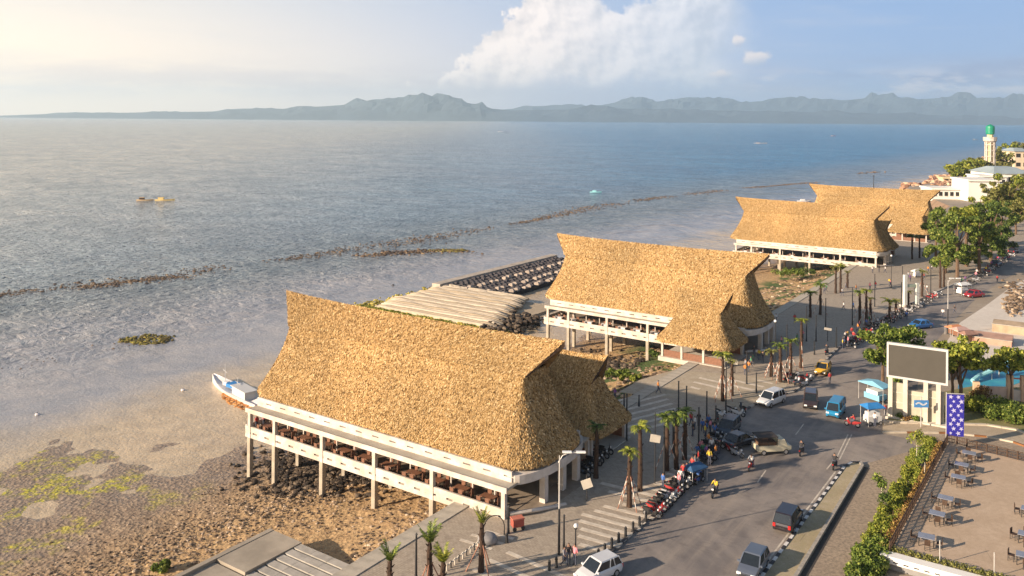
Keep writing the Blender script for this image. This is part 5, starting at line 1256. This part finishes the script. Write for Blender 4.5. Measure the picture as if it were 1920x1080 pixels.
# ================================================================== island with kerbs, gate wall
isl = [P(x, y) for x, y in ((1655, 796), (1662, 793), (1700, 795), (1780, 797), (1850, 799), (1905, 808), (1945, 824), (1960, 800), (1960, 730), (1830, 725), (1740, 742), (1690, 770))]
poly_sheet('island_lawn', isl, .16, dust_mat('lawn', (0.13, 0.15, 0.04), (0.30, 0.24, 0.12), (0.22, 0.20, 0.07), .6, 2.5, .95, .5))
ik = empty('island_kerb', isl[0], kind='structure'); kp = MB().box(-.5, .5, -.22, .22, 0, .26).mesh('kerb_block', mat('kerb_cream', (0.62, 0.54, 0.42), .8, .25, 1))
run_blocks(isl[:7], 1.1, ik, [kp], 'kerb_block')
o_k = [P(x, y) for x, y in ((1655, 812), (1700, 812), (1780, 813), (1850, 820), (1900, 830), (1945, 846))]
poly_sheet('island_footway', isl[:7][::-1] + o_k, .10, dust_mat('footway', (0.42, 0.34, 0.24), (0.48, 0.40, 0.30), (0.34, 0.27, 0.18), .3, 2, .9, .5))
ok_ = empty('island_outer_kerb', o_k[0], kind='structure'); yk = MB().box(-.5, .5, -.12, .12, 0, .17)
run_blocks(o_k, 1.0, ok_, [yk.mesh('kerb_block', mat('kerb_cream', (0.6, .5, .4))), yk.mesh('kerb_block', mat('kerb_cream', (0.6, .5, .4))), yk.mesh('kerb_block', mat('kerb_ochre', (0.28, 0.12, 0.04), .8, .3, 2))], 'kerb_block')
gw = empty('gate_wall', P(1893, 752), -.25, 'pale orange gate pillars and low wall beside the blue play area', 'wall')
for x in (-3.9, .0, 1.6, 3.2): MB().box(x - .35, x + .35, -.35, .35, 0, 3.4 if x >= 0 else 2.2).build('pillar', mat('orange_render', (0.66, 0.46, 0.30), .8, .2, 1), gw)
MB().box(-3.55, -.36, -.15, .15, 0, 1.7).build('wall_panel', mat('pink_render', (0.66, 0.50, 0.42), .8, .2, 1), gw); MB().box(.36, 6, -.15, .15, 0, 1.5).build('wall_panel', white_c, gw)
MB().box(-4.2, 6, -.2, .2, 3.4, 3.6).build('top_rail', mat('pink_rail', (0.62, 0.20, 0.18), .7, .2), gw) if False else MB().box(0.35, 6, -.1, .1, 2.9, 3.05).build('top_rail', mat('pink_rail', (0.62, 0.20, 0.18), .7, .2), gw)
# slides and walls in the play area
pa = empty('water_slide', P(1862, 712), .4, 'pale turquoise slide chute across the blue play area', 'slide')
sl = [(-4, 0, .3), (-2, .5, .7), (0, .2, 1.2), (2, .6, 1.7), (3.5, 0, 2.2)]
b = MB(); b.tube(sl, .32, 8); b.build('chute', mat('turquoise', (0.30, 0.62, 0.66), .4, .1), pa)
for x, y, z in sl[1:]: MB().tube([(x, y, 0), (x, y, z)], .07, 5).build('support', metal_s, pa)
rb2 = []
for i, (x, y, wq, dq, hq, c, l) in enumerate(((1852, 640, 7, 4, 1.1, (.50, .30, .22), 'low pinkish brick plinth in the pale yard'), (1893, 622, 5, 3, 1.6, (.48, .36, .24), 'sandy brown block at the right of the pale yard'), (1830, 690, 5, 1, 1.2, (.60, .45, .45), 'low pink wall behind the blue play area'))):
    b = MB(); b.rings([[(-wq / 2, -dq / 2, 0), (wq / 2, -dq / 2, 0), (wq / 2, dq / 2, 0), (-wq / 2, dq / 2, 0)], [(-wq / 2, -dq / 2, hq * .8), (wq / 2, -dq / 2, hq * .8), (wq / 2, dq / 2, hq), (-wq / 2, dq / 2, hq)]])
    r_ = empty('yard_block', P(x, y), ANG, l, 'plinth'); b.build('block', mat(f'yardblock{i}', c, .9, .3, .6), r_); MB().box(-wq / 2 - .1, wq / 2 + .1, -dq / 2 - .1, -dq / 2 + .2, hq * .8 + .002, hq * .8 + .12).build('coping', mat('coping_concrete', (.5, .5, .5)), r_)
pts, sz = [], []
for _ in range(170): p = P(random.gauss(1902, 11), random.gauss(572, 8)); pts.append((p.x, p.y, random.uniform(0, .4))); sz.append(random.uniform(.2, .55))
for _ in range(80): p = P(random.gauss(1905, 12), random.gauss(545, 8)); pts.append((p.x, p.y, .1)); sz.append(random.uniform(.2, .6))
rock_field('rubble_heap', pts, sz, rockm, 'heap of pale brown rubble and branches at the right edge of the far street', 'rubble')

# ================================================================== terrace, bottom right
TZ = 1.0
tA, tB, tC, tD = P(1777, 830, TZ), P(1668, 1036, TZ), P(1990, 1122, TZ), P(1990, 882, TZ)
terr = empty('terrace', (tB.x, tB.y, 0), 0, 'raised sandy terrace with lattice edges at the bottom right corner', 'terrace')
def loc(p): return (p.x - tB.x, p.y - tB.y)
dirT = (tC - tB).normalized(); dirT.z = 0; nT = Vector((dirT.y, -dirT.x, 0))
MB().prism([loc(q) for q in (tA, tB, tC, tD)], 0, TZ).build('terrace_floor', dust_mat('terrace_sand', (0.48, 0.36, 0.25), (0.56, 0.43, 0.31), (0.38, 0.28, 0.19), .3, 2.0, .9, .35), terr)
s0, s1 = tB - dirT * .6, tC
MB().prism([loc(q) for q in (s0, s1, s1 + nT * .95, s0 + nT * .95)], .55, TZ + .12).build('white_coping', mat('coping_white', (0.80, 0.78, 0.74), .6, .06, .6), terr)
MB().prism([loc(q) for q in (s0 + nT * .003, s1 + nT * .003, s1 + nT * .7, s0 + nT * .7)], -.05, .55).build('wall_below', mat('wall_grey', (0.30, 0.29, 0.28), .85, .2), terr)
for k in range(24):
    q = s0 + dirT * (1.2 + k * .75) + nT * .952 - tB; MB().rbox((0, 0, 0), (.38, .02, .09)).build('wall_slot', metal_k, terr, loc=(q.x, q.y, .74), rz=math.atan2(dirT.y, dirT.x))
def lattice(a, b, h, label, off=0, z=TZ):
    d = b - a; n = int(d.length / .9); r_ = empty('lattice_fence', (a.x, a.y, z), math.atan2(d.y, d.x), label, 'fence'); Ls = d.length
    pm = MB().box(-.05, .05, -.05, .05, 0, h).mesh('post', wood_d); sm = MB().box(-.02, .02, -.018, .018, .08, h * .92).mesh('slat', wood_d)
    for k in range(n + 1): link('post', pm, r_, (Ls * k / n, 0, 0))
    for z_ in (.10, h * .5, h * .9): MB().box(0, Ls, -.03, .03, z_, z_ + .06).build('rail', wood_d, r_)
    m_ = min(290, int(Ls / .16))
    for k in range(m_): link('slat', sm, r_, (Ls * (k + .5) / m_, .03, 0))
    return r_
lattice(tA, tB, .95, 'dark brown lattice fence along the left side of the terrace'); lattice(tA + Vector((0, .1, 0)), tD, .9, 'dark brown lattice fence along the far side of the terrace')
pts_a = tB + (tA - tB) * .02
for k in range(24):
    q = tA.lerp(tB, (k + .5) / 24) + (tC - tB).normalized() * .45; shrub(0, 0, .5, .5, .5, '', leaf_r, 10) if False else None
dry = []
for k in range(26):
    q = tB.lerp(tA, (k + .5) / 26) - dirT * .55; dry.append(((q.x - tB.x, q.y - tB.y, .7), (.5, .5, .55)))
r_ = empty('dry_hedge', tB, 0, 'brown dry hedge outside the left lattice of the terrace', 'hedge'); leaves('foliage', [((a[0], a[1], a[2] - TZ + .1), b) for a, b in dry], 5200, .10, leaf_r, r_); MB().prism([(loc(q)[0], loc(q)[1]) for q in (tB - dirT * .9, tB - dirT * .2, tA - dirT * .2, tA - dirT * .9)], -TZ, -.4).build('planter', mat('planter_earth', (0.16, 0.11, 0.07), .95, .3, 2), r_)
dry = [((tB + dirT * (k * .62 + .3) - nT * .35 - tB).x, (tB + dirT * (k * .62 + .3) - nT * .35 - tB).y, + .2) for k in range(24)]
r_ = empty('edge_plants', tB, 0, 'straggly brown and green plants along the near edge of the terrace', 'hedge'); leaves('foliage', [(d, (.4, .35, .3)) for d in dry], 3000, .09, leaf_o, r_)
MB().box(-.05, .05, -.05, .05, 0, .2).build('stems', bark, r_)
for i, (x, y, tp) in enumerate(((1762, 1058, 1018), (1864, 1082, 1052))):
    p = P(x, y, TZ); r_ = empty('thin_post', p, 0, ('left' if i == 0 else 'right') + ' thin pale post on the terrace near edge', 'post'); MB().tube([(0, 0, 0), (0, 0, 1.9)], .04, 6).build('pole', metal_s, r_); MB().box(-.1, .1, -.1, .1, 0, .04).build('foot', metal_s, r_)
# terrace tables and chairs
bl_top = mat('blue_grey_top', (0.25, 0.27, 0.33), .25, .15, 2, spec=.6)
tm = MB().box(-.62, .62, -.48, .48, .72, .77).mesh('tabletop', bl_top); lg = MB().box(-.03, .03, -.03, .03, 0, .72).mesh('leg', metal_k)
cs, cb_, clg = MB().box(-.22, .22, -.22, .22, .43, .48).mesh('seat', wood_d), MB().box(-.22, -.18, -.22, .22, .50, .90).mesh('backrest', wood_d), MB().box(-.02, .02, -.02, .02, 0, .43).mesh('leg', metal_k)
def terr_table(): 
    r_ = empty('terrace_table'); link('tabletop', tm, r_)
    for a in (-.55, .55):
        for b in (-.42, .42): link('leg', lg, r_, (a, b, 0))
    return r_
def terr_chair():
    r_ = empty('terrace_chair'); link('seat', cs, r_); link('backrest', cb_, r_)
    for a in (-.19, .19):
        for b in (-.19, .19): link('leg', clg, r_, (a, b, 0))
    return r_
T0 = None; K0 = None
tdesc = ['table at the far corner of the terrace, under the banner', 'second table from the far corner of the terrace', 'third table from the far corner of the terrace', 'fourth table from the far corner, mid left of the terrace', 'fifth table from the far corner, mid left of the terrace', 'table nearest the terrace\'s bottom left corner', 'upper table at the terrace\'s right edge', 'lower table at the terrace\'s right edge', 'farthest table at the terrace\'s right edge']
tshort = ['farthest terrace table, under the banner', 'second farthest terrace table', 'third farthest terrace table', 'fourth terrace table from the banner', 'fifth terrace table from the banner', 'terrace table nearest the bottom left corner', 'middle terrace table at the right edge', 'lowest terrace table at the right edge', 'uppermost terrace table at the right edge']
for i, (x, y) in enumerate(((1817, 862), (1803, 884), (1797, 908), (1773, 948), (1757, 978), (1737, 1022), (1925, 1018), (1922, 1058), (1930, 970))):
    q = P(x, y, TZ)
    if T0 is None: T0 = terr_table(); o_ = T0
    else: o_ = copy_tree(T0)
    o_.location = q; rz = ANG + R(random.uniform(-10, 10)); o_.rotation_euler = (0, 0, rz); tag(o_, 'blue grey topped ' + tdesc[i], 'table', 'terrace tables')
    for j, (a, b, rr_) in enumerate(((-.95, .1, 0), (.98, -.1, 180), (0.1, -.85, 90), (-.1, .85, -90))):
        if j == 3 and i % 2: continue
        if K0 is None: K0 = terr_chair(); c_ = K0
        else: c_ = copy_tree(K0)
        v = Matrix.Rotation(rz, 3, 'Z') @ Vector((a, b, 0)); c_.location = q + v; c_.rotation_euler = (0, 0, rz + R(rr_ + random.uniform(-20, 20)))
        tag(c_, 'chair on the ' + ('left', 'right', 'near', 'far')[j] + ' side of the ' + tshort[i], 'chair', 'terrace chairs')

# ================================================================== jetty behind the nearest hall
bank = empty('sandbag_bank', G(-67, 61), ANG, 'broad pale bank of long fabric sand tubes laid side by side behind the nearest hall', 'embankment')
tube_m = [dust_mat('fabric_tube' + str(i), c, tuple(x * 1.12 for x in c), tuple(x * .72 for x in c), .5, 1.2, .95, .4, 5.0, .5) for i, c in enumerate(((0.54, 0.45, 0.33), (0.44, 0.35, 0.24), (0.60, 0.51, 0.39)))]
for k in range(25):
    y = .8 + k * 1.0 + random.uniform(-.1, .1); x0 = 1.5 + max(0, (7 - k)) * .15 + random.uniform(0, 1.2); x1 = 35.5 - k * .40 + random.uniform(-.8, .8); lay = -3.95 + .45 * math.sin(min(1, k / 5) * math.pi / 2) + random.uniform(-.06, .06)
    pts_ = []; rs_ = []
    for i in range(13):
        f = i / 12; pts_.append((x0 + (x1 - x0) * f, y + .05 * math.sin(i * 1.3 + k), lay - .45 + .04 * math.sin(i * 2.1 + k * 2))); rs_.append(.30 if i in (0, 12) else .66 + .05 * math.sin(i * 1.7 + k))
    MB().tube(pts_, rs_, 10).build('sand_tube', tube_m[k % 3], bank, smooth=True)
MB().box(1, 34, .5, 25, -1.5 - 4.5, -4.55).build('bank_core', tube_m[1], bank)
pts, sz = [], []
for _ in range(900):
    x, y = -67 + random.uniform(-2, 37), 61 + random.gauss(-.6, 1.5); q = G(x, y, random.uniform(-5.0, -4.3)); pts.append(tuple(q)); sz.append(random.uniform(.2, .55))
for _ in range(250):
    x, y = -67 + random.gauss(.5, 1.3), random.uniform(60, 86); q = G(x, y, random.uniform(-5.0, -4.4)); pts.append(tuple(q)); sz.append(random.uniform(.2, .5))
rock_field('bank_stones', pts, sz, island_mat('lichen_rock', [(0, (0.10, 0.075, 0.02)), (.5, (0.34, 0.28, 0.05)), (1, (0.55, 0.46, 0.12))], .85), 'weedy yellow green stones edging the pale bank behind the nearest hall', 'stones')
pts, sz = [], []
for _ in range(420): q = G(random.gauss(-32.5, 2.2), random.uniform(60, 74)); pts.append((q.x, q.y, random.uniform(-5.0, -3.7))); sz.append(random.uniform(.25, .75))
rock_field('bank_end_boulders', pts, sz, darkrock, 'dark boulders at the street side end of the pale bank', 'boulders')
bw_p = empty('bank_weeds', G(-66, 60.5), ANG, 'yellow green weeds growing along the near edge of the pale bank', 'weeds')
leaves('foliage', [((x_, random.gauss(0, .9), -4.35), (1.1, .9, .35)) for x_ in np.linspace(0, 37, 40)], 6000, .14, leaf_y, bw_p)
MB().box(0, 37, -.5, .5, -5.2, -4.5).build('soil', mat('bank_earth', (.3, .2, .13)), bw_p)
JA = G(-65, 85); jl = 52.0; jty = empty('jetty', JA, ANG + R(90), 'pale topped concrete jetty with rows of dark armour blocks behind the nearest hall', 'jetty')
MB().box(-1, jl, -.8, 1.6, -6, -3.1).build('causeway', mat('causeway', (0.50, 0.43, 0.35), .9, .35, .5), jty)
da = mat('armour_dark', (0.085, 0.075, 0.08), .85, .4, 1.5); dp = mat('armour_pale', (0.46, 0.38, 0.31), .85, .3, 1)
aw = MB(); aw.rings([[(-.55, -.6, -.3), (.55, -.6, -.3), (.55, .6, -.3), (-.55, .6, -.3)], [(-.55, -.6, .2), (.55, -.6, .2), (.55, .6, .2), (-.55, .6, .2)], [(-.25, -.3, .45), (.25, -.3, .45), (.25, .3, .45), (-.25, .3, .45)]])
am = [aw.mesh('armour_block', da), aw.mesh('armour_block', dp)]
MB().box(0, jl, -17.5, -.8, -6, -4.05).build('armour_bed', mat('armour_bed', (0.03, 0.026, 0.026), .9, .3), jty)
cnt = 0
for row in range(9):
    yy = -1.8 - row * 1.85; x0 = .6; n = int((jl - x0) / 1.75)
    for k in range(n):
        if cnt > 285: break
        m_ = am[1] if row in (3, 6, 8) and k % 3 != 2 else am[0]
        o_ = link('armour_block', m_, jty, (x0 + k * 1.75, yy + random.uniform(-.2, .2), -3.7 - row * .06 + random.uniform(-.12, .12) + (.25 if m_ is am[1] else 0)), random.uniform(-.3, .3)); cnt += 1

# ================================================================== boats
def boat(p, rz, ln, wd, label, hull, cabin=True, masts=0, outrig=False, tarp=None, deckc=None, orange=None):
    r_ = empty('boat', p, rz, label, 'boat'); b = MB(); rings = []
    for i in range(9):
        s = i / 8; x = -ln / 2 + ln * s; w = wd / 2 * math.sin(min(1, .30 + s * 1.1) * math.pi / 2) * (1 - max(0, s - .5) ** 2 * 3.6); w = max(.06, w); up = .5 + .9 * max(0, s - .4) ** 1.6 * ln / 9
        rings.append([(x, 0, -.35), (x, -w * .75, -.1), (x, -w, up), (x, -w * .85, up), (x, 0, up - .25), (x, w * .85, up), (x, w, up), (x, w * .75, -.1)])
    b.rings(rings); b.build('hull', hull, r_)
    if cabin: MB().box(-ln * .32, -ln * .05, -wd * .28, wd * .28, .3, 1.5).build('cabin', deckc or fw, r_); MB().box(-ln * .34, -ln * .03, -wd * .33, wd * .33, 1.5, 1.6).build('cabin_roof', tarp or fw, r_); MB().box(-ln * .049, -ln * .045, -wd * .2, wd * .2, .9, 1.35).build('window', glass, r_)
    for k in range(masts): x = ln * (.22 - .28 * k); MB().tube([(x, 0, .3), (x + .1, 0, 3.6 - k)], [.07, .03], 6).build('mast', fw, r_); MB().tube([(x - .6, 0, 2.4 - k * .7), (x + .8, 0, 2.6 - k * .7)], .03, 5).build('boom', fw, r_)
    if outrig:
        for sy in (-1, 1):
            MB().tube([(-ln * .4, sy * wd * 1.5, .05), (ln * .4, sy * wd * 1.5, .12)], .09, 6).build('outrigger', fw, r_)
            for x in (-ln * .2, ln * .2): MB().tube([(x, sy * wd * .3, .6), (x, sy * wd * 1.5, .15)], .05, 5).build('outrigger_arm', fw, r_)
    if tarp is not None and not cabin: MB().rings([[(-ln * .3, -wd * .3, .5), (ln * .05, -wd * .3, .5), (ln * .05, wd * .3, .5), (-ln * .3, wd * .3, .5)], [(-ln * .28, -.1, 1.2), (ln * .03, -.1, 1.2), (ln * .03, .1, 1.2), (-ln * .28, .1, 1.2)]]).build('tarp', tarp, r_)
    return r_
whull = mat('boat_white', (0.78, 0.74, 0.72), .6, .15, 1)
a, c = P(400, 716, WL), P(486, 765, WL); d = a - c
bt = boat((a + c) / 2 + Vector((0, 0, .1)), math.atan2(d.y, d.x), d.length, 3.0, 'white wooden fishing boat with blue tarp beached at the sea end of the nearest hall', whull, True, 2, False, None)
MB().rbox((.9, -.25, 1.0), (2.0, 1.5, .5), .2).build('blue_load', blt, bt); MB().rbox((-3.9, 0, 1.0), (1.2, 1.5, .4)).build('blue_tarp', blt, bt); MB().rbox((2.6, .2, 1.0), (.8, .7, .5), .3).build('box', whull, bt)
c_ = P(455, 752, WL); pts, sz = [], []
for _ in range(420):
    a_r, r2 = random.uniform(0, 6.28), math.sqrt(random.random()); q = c_ + (d.normalized() * math.cos(a_r) * r2 * 5.5) + (d.normalized().cross(Vector((0, 0, 1))) * math.sin(a_r) * r2 * 1.9); pts.append((q.x, q.y, WL - .03)); sz.append(random.uniform(.12, .32))
rock_field('rusty_silt', pts, sz, island_mat('orange_silt', [(0, (0.26, 0.10, 0.03)), (.5, (0.45, 0.19, 0.05)), (1, (0.62, 0.32, 0.12))], .8), 'orange brown pebbles and silt beside the white fishing boat', 'silt')
yh_ = mat('boat_yellow', (0.80, 0.60, 0.25), .6, .15, 1); ph_ = mat('boat_tan', (0.72, 0.52, 0.30), .6, .2, 1)
boat(P(309, 376, WL), .02, 9.5, 2.2, 'cream yellow covered boat, right of the pair moored offshore', yh_, True, 0, False, yh_, yh_); boat(P(272, 376, WL), .05, 8.0, 2.0, 'lower tan boat, left of the pair moored offshore', ph_, True, 0, False, ph_, wood_d)
boat(P(1426, 269, WL), .1, 24, 3.4, 'white outrigger boat far out right of centre', whull, True, 2, True, redl, fw); boat(P(938, 247, WL), .1, 16, 4.0, 'tiny white boat near the horizon', whull, True, 0, False); boat(P(950, 248, WL), .1, 12, 3.0, 'tiny dark boat beside the white one near the horizon', metal_k, True, 0, False, metal_k, metal_k)
boat(P(1117, 361, WL), .0, 6.5, 1.4, 'slim pale turquoise boat on the reef edge', mat('boat_turquoise', (0.35, 0.75, 0.80), .5, .1), False, 0, False, mat('boat_turquoise', (0.35, 0.75, 0.80))); boat(P(1508, 378, WL), .05, 7, 2.0, 'white boat with red trim behind the third hall\'s ridge', whull, False, 0, False, wht); boat(P(1562, 255, WL), .1, 14, 3, 'faint dark red boat near the horizon right of centre', redl, True, 0)
boat(P(1828, 262, WL), .1, 13, 3, 'dark outrigger boat left of the minaret', metal_k, True, 0, True); 
for i, (x, y) in enumerate(((343, 732), (70, 778), (737, 535))):
    b = MB(); b.ball((0, 0, .05), (.32, .32, .22), 8, 6); r_ = empty('buoy', P(x, y, WL), 0, ('white float on the shallows left of the fishing boat', 'small white float near the left edge', 'dark float between the reef and the pale bank')[i], 'buoy')
    b.build('float', whull if i < 2 else metal_k, r_); MB().tube([(0, 0, .2), (0, 0, .4)], .04, 5).build('stub', metal_k, r_)
# navigation pole beyond the fourth hall
np_ = empty('marker_pole', P(1638, 352, 0), 0, 'thin dark marker pole standing behind the farthest hall', 'pole'); MB().tube([(0, 0, -6), (0, 0, 6.5)], [.25, .12], 6).build('pole', metal_k, np_); MB().box(-.4, .4, -.1, .1, 6.0, 6.6).build('marker', metal_k, np_)

# ================================================================== minaret and white buildings
mp = P(1856, 326, 1.0); u = mp.y / F_PX; mi_ = empty('minaret', mp, 0, 'cream minaret with white gallery and green top on the headland', 'minaret')
crm = mat('minaret_cream', (0.72, 0.58, 0.33), .8, .12, .2); grn = mat('dome_green', (0.01, 0.28, 0.16), .5, .2, .4)
MB().lathe([(8.5 * u, -2), (8.5 * u, 4 * u), (6.5 * u, 6 * u), (6.3 * u, 62 * u)], n=8).build('shaft', crm, mi_)
for k in range(8):
    a = R(45 * k + 22); MB().tube([(math.cos(a) * 8.3 * u, math.sin(a) * 8.3 * u, 3 * u), (math.cos(a) * 8.3 * u, math.sin(a) * 8.3 * u, 60 * u)], 1.1 * u, 6).build('pilaster', white_c, mi_)
for k in range(5): MB().lathe([(8.9 * u, (10 + k * 11) * u), (8.9 * u, (11.5 + k * 11) * u)], n=8).build('string_course', white_c, mi_)
MB().lathe([(7 * u, 58 * u), (11.5 * u, 62 * u), (11.8 * u, 69 * u), (6 * u, 69 * u)], n=12).build('gallery', white_c, mi_)
MB().lathe([(5.5 * u, 69 * u), (5.5 * u, 74 * u)], n=8).build('lantern', crm, mi_); MB().lathe([(6.8 * u, 74 * u), (7.4 * u, 76 * u), (7.6 * u, 86 * u), (7.2 * u, 89 * u), (4.5 * u, 91 * u), (.5 * u, 93 * u)], n=12).build('dome', grn, mi_)
wb_m = mat('building_white', (0.78, 0.76, 0.70), .75, .1, .1); rg = mat('roof_blue_grey', (0.33, 0.40, 0.43), .7, .2, .1)
def bld(px, py, wpx, hpx, dep, label, wall=wb_m, roof=rg, kind='flat', win=0, rows=1, rz=-.1):
    p = P(px, py, 0); u = p.y / F_PX; w, h = wpx * u, hpx * u; r_ = empty('building', p, rz, label, 'building')
    MB().box(-w / 2, w / 2, 0, dep, -1, h).build('wall', wall, r_)
    if kind == 'flat': MB().box(-w / 2 - .5, w / 2 + .5, -.8, dep + .5, h + .002, h + .7).build('roof', roof, r_)
    else:
        MB().rings([[(-w / 2 - 1, -1, h), (w / 2 + 1, -1, h), (w / 2 + 1, dep + 1, h), (-w / 2 - 1, dep + 1, h)], [(-w * .28, dep * .35, h + w * .09 + 1.5), (w * .28, dep * .35, h + w * .09 + 1.5), (w * .28, dep * .65, h + w * .09 + 1.5), (-w * .28, dep * .65, h + w * .09 + 1.5)]]).build('roof', roof, r_)
    for rr_ in range(rows):
        for k in range(win):
            x = -w / 2 + w * (k + .5) / win; z = h * (rr_ + .55) / rows; f_ = MB().box(x - w / win * .3, x + w / win * .3, -.12, -.002, z - h / rows * .2, z + h / rows * .22).build('window', dark_c, r_)
            MB().box(x - w / win * .3, x + w / win * .3, -.2, -.122, z - h / rows * .24, z - h / rows * .2).build('sill', white_c, f_)
    return r_
bld(1795, 374, 90, 18, 14, 'long low white building with a row of small dark windows beside the farthest hall', roof=wb_m, win=9)
bld(1845, 378, 56, 38, 18, 'plain white blocky building below the minaret', roof=wb_m, win=0); bld(1862, 352, 48, 20, 16, 'upper white block with flat roof right of the minaret base', roof=wb_m, win=3)
bld(1900, 352, 66, 26, 30, 'white building with wide blue grey hipped roof at the right edge', kind='hip', win=6); bld(1893, 372, 44, 22, 14, 'grey shaded wing in front of the blue grey roofed building', wall=mat('shade_wall', (0.42, 0.40, 0.37), .8, .2, .2), roof=rg, win=4)
bld(1916, 318, 26, 34, 20, 'cream house on the skyline at the right edge', wall=mat('cream_house', (0.66, 0.54, 0.38), .8, .1, .2), kind='hip', win=2, rows=2); bld(1780, 340, 22, 5, 8, 'small cream hut on the headland rocks', wall=mat('cream_house', (0.6, .5, .4)), roof=crm, win=2)
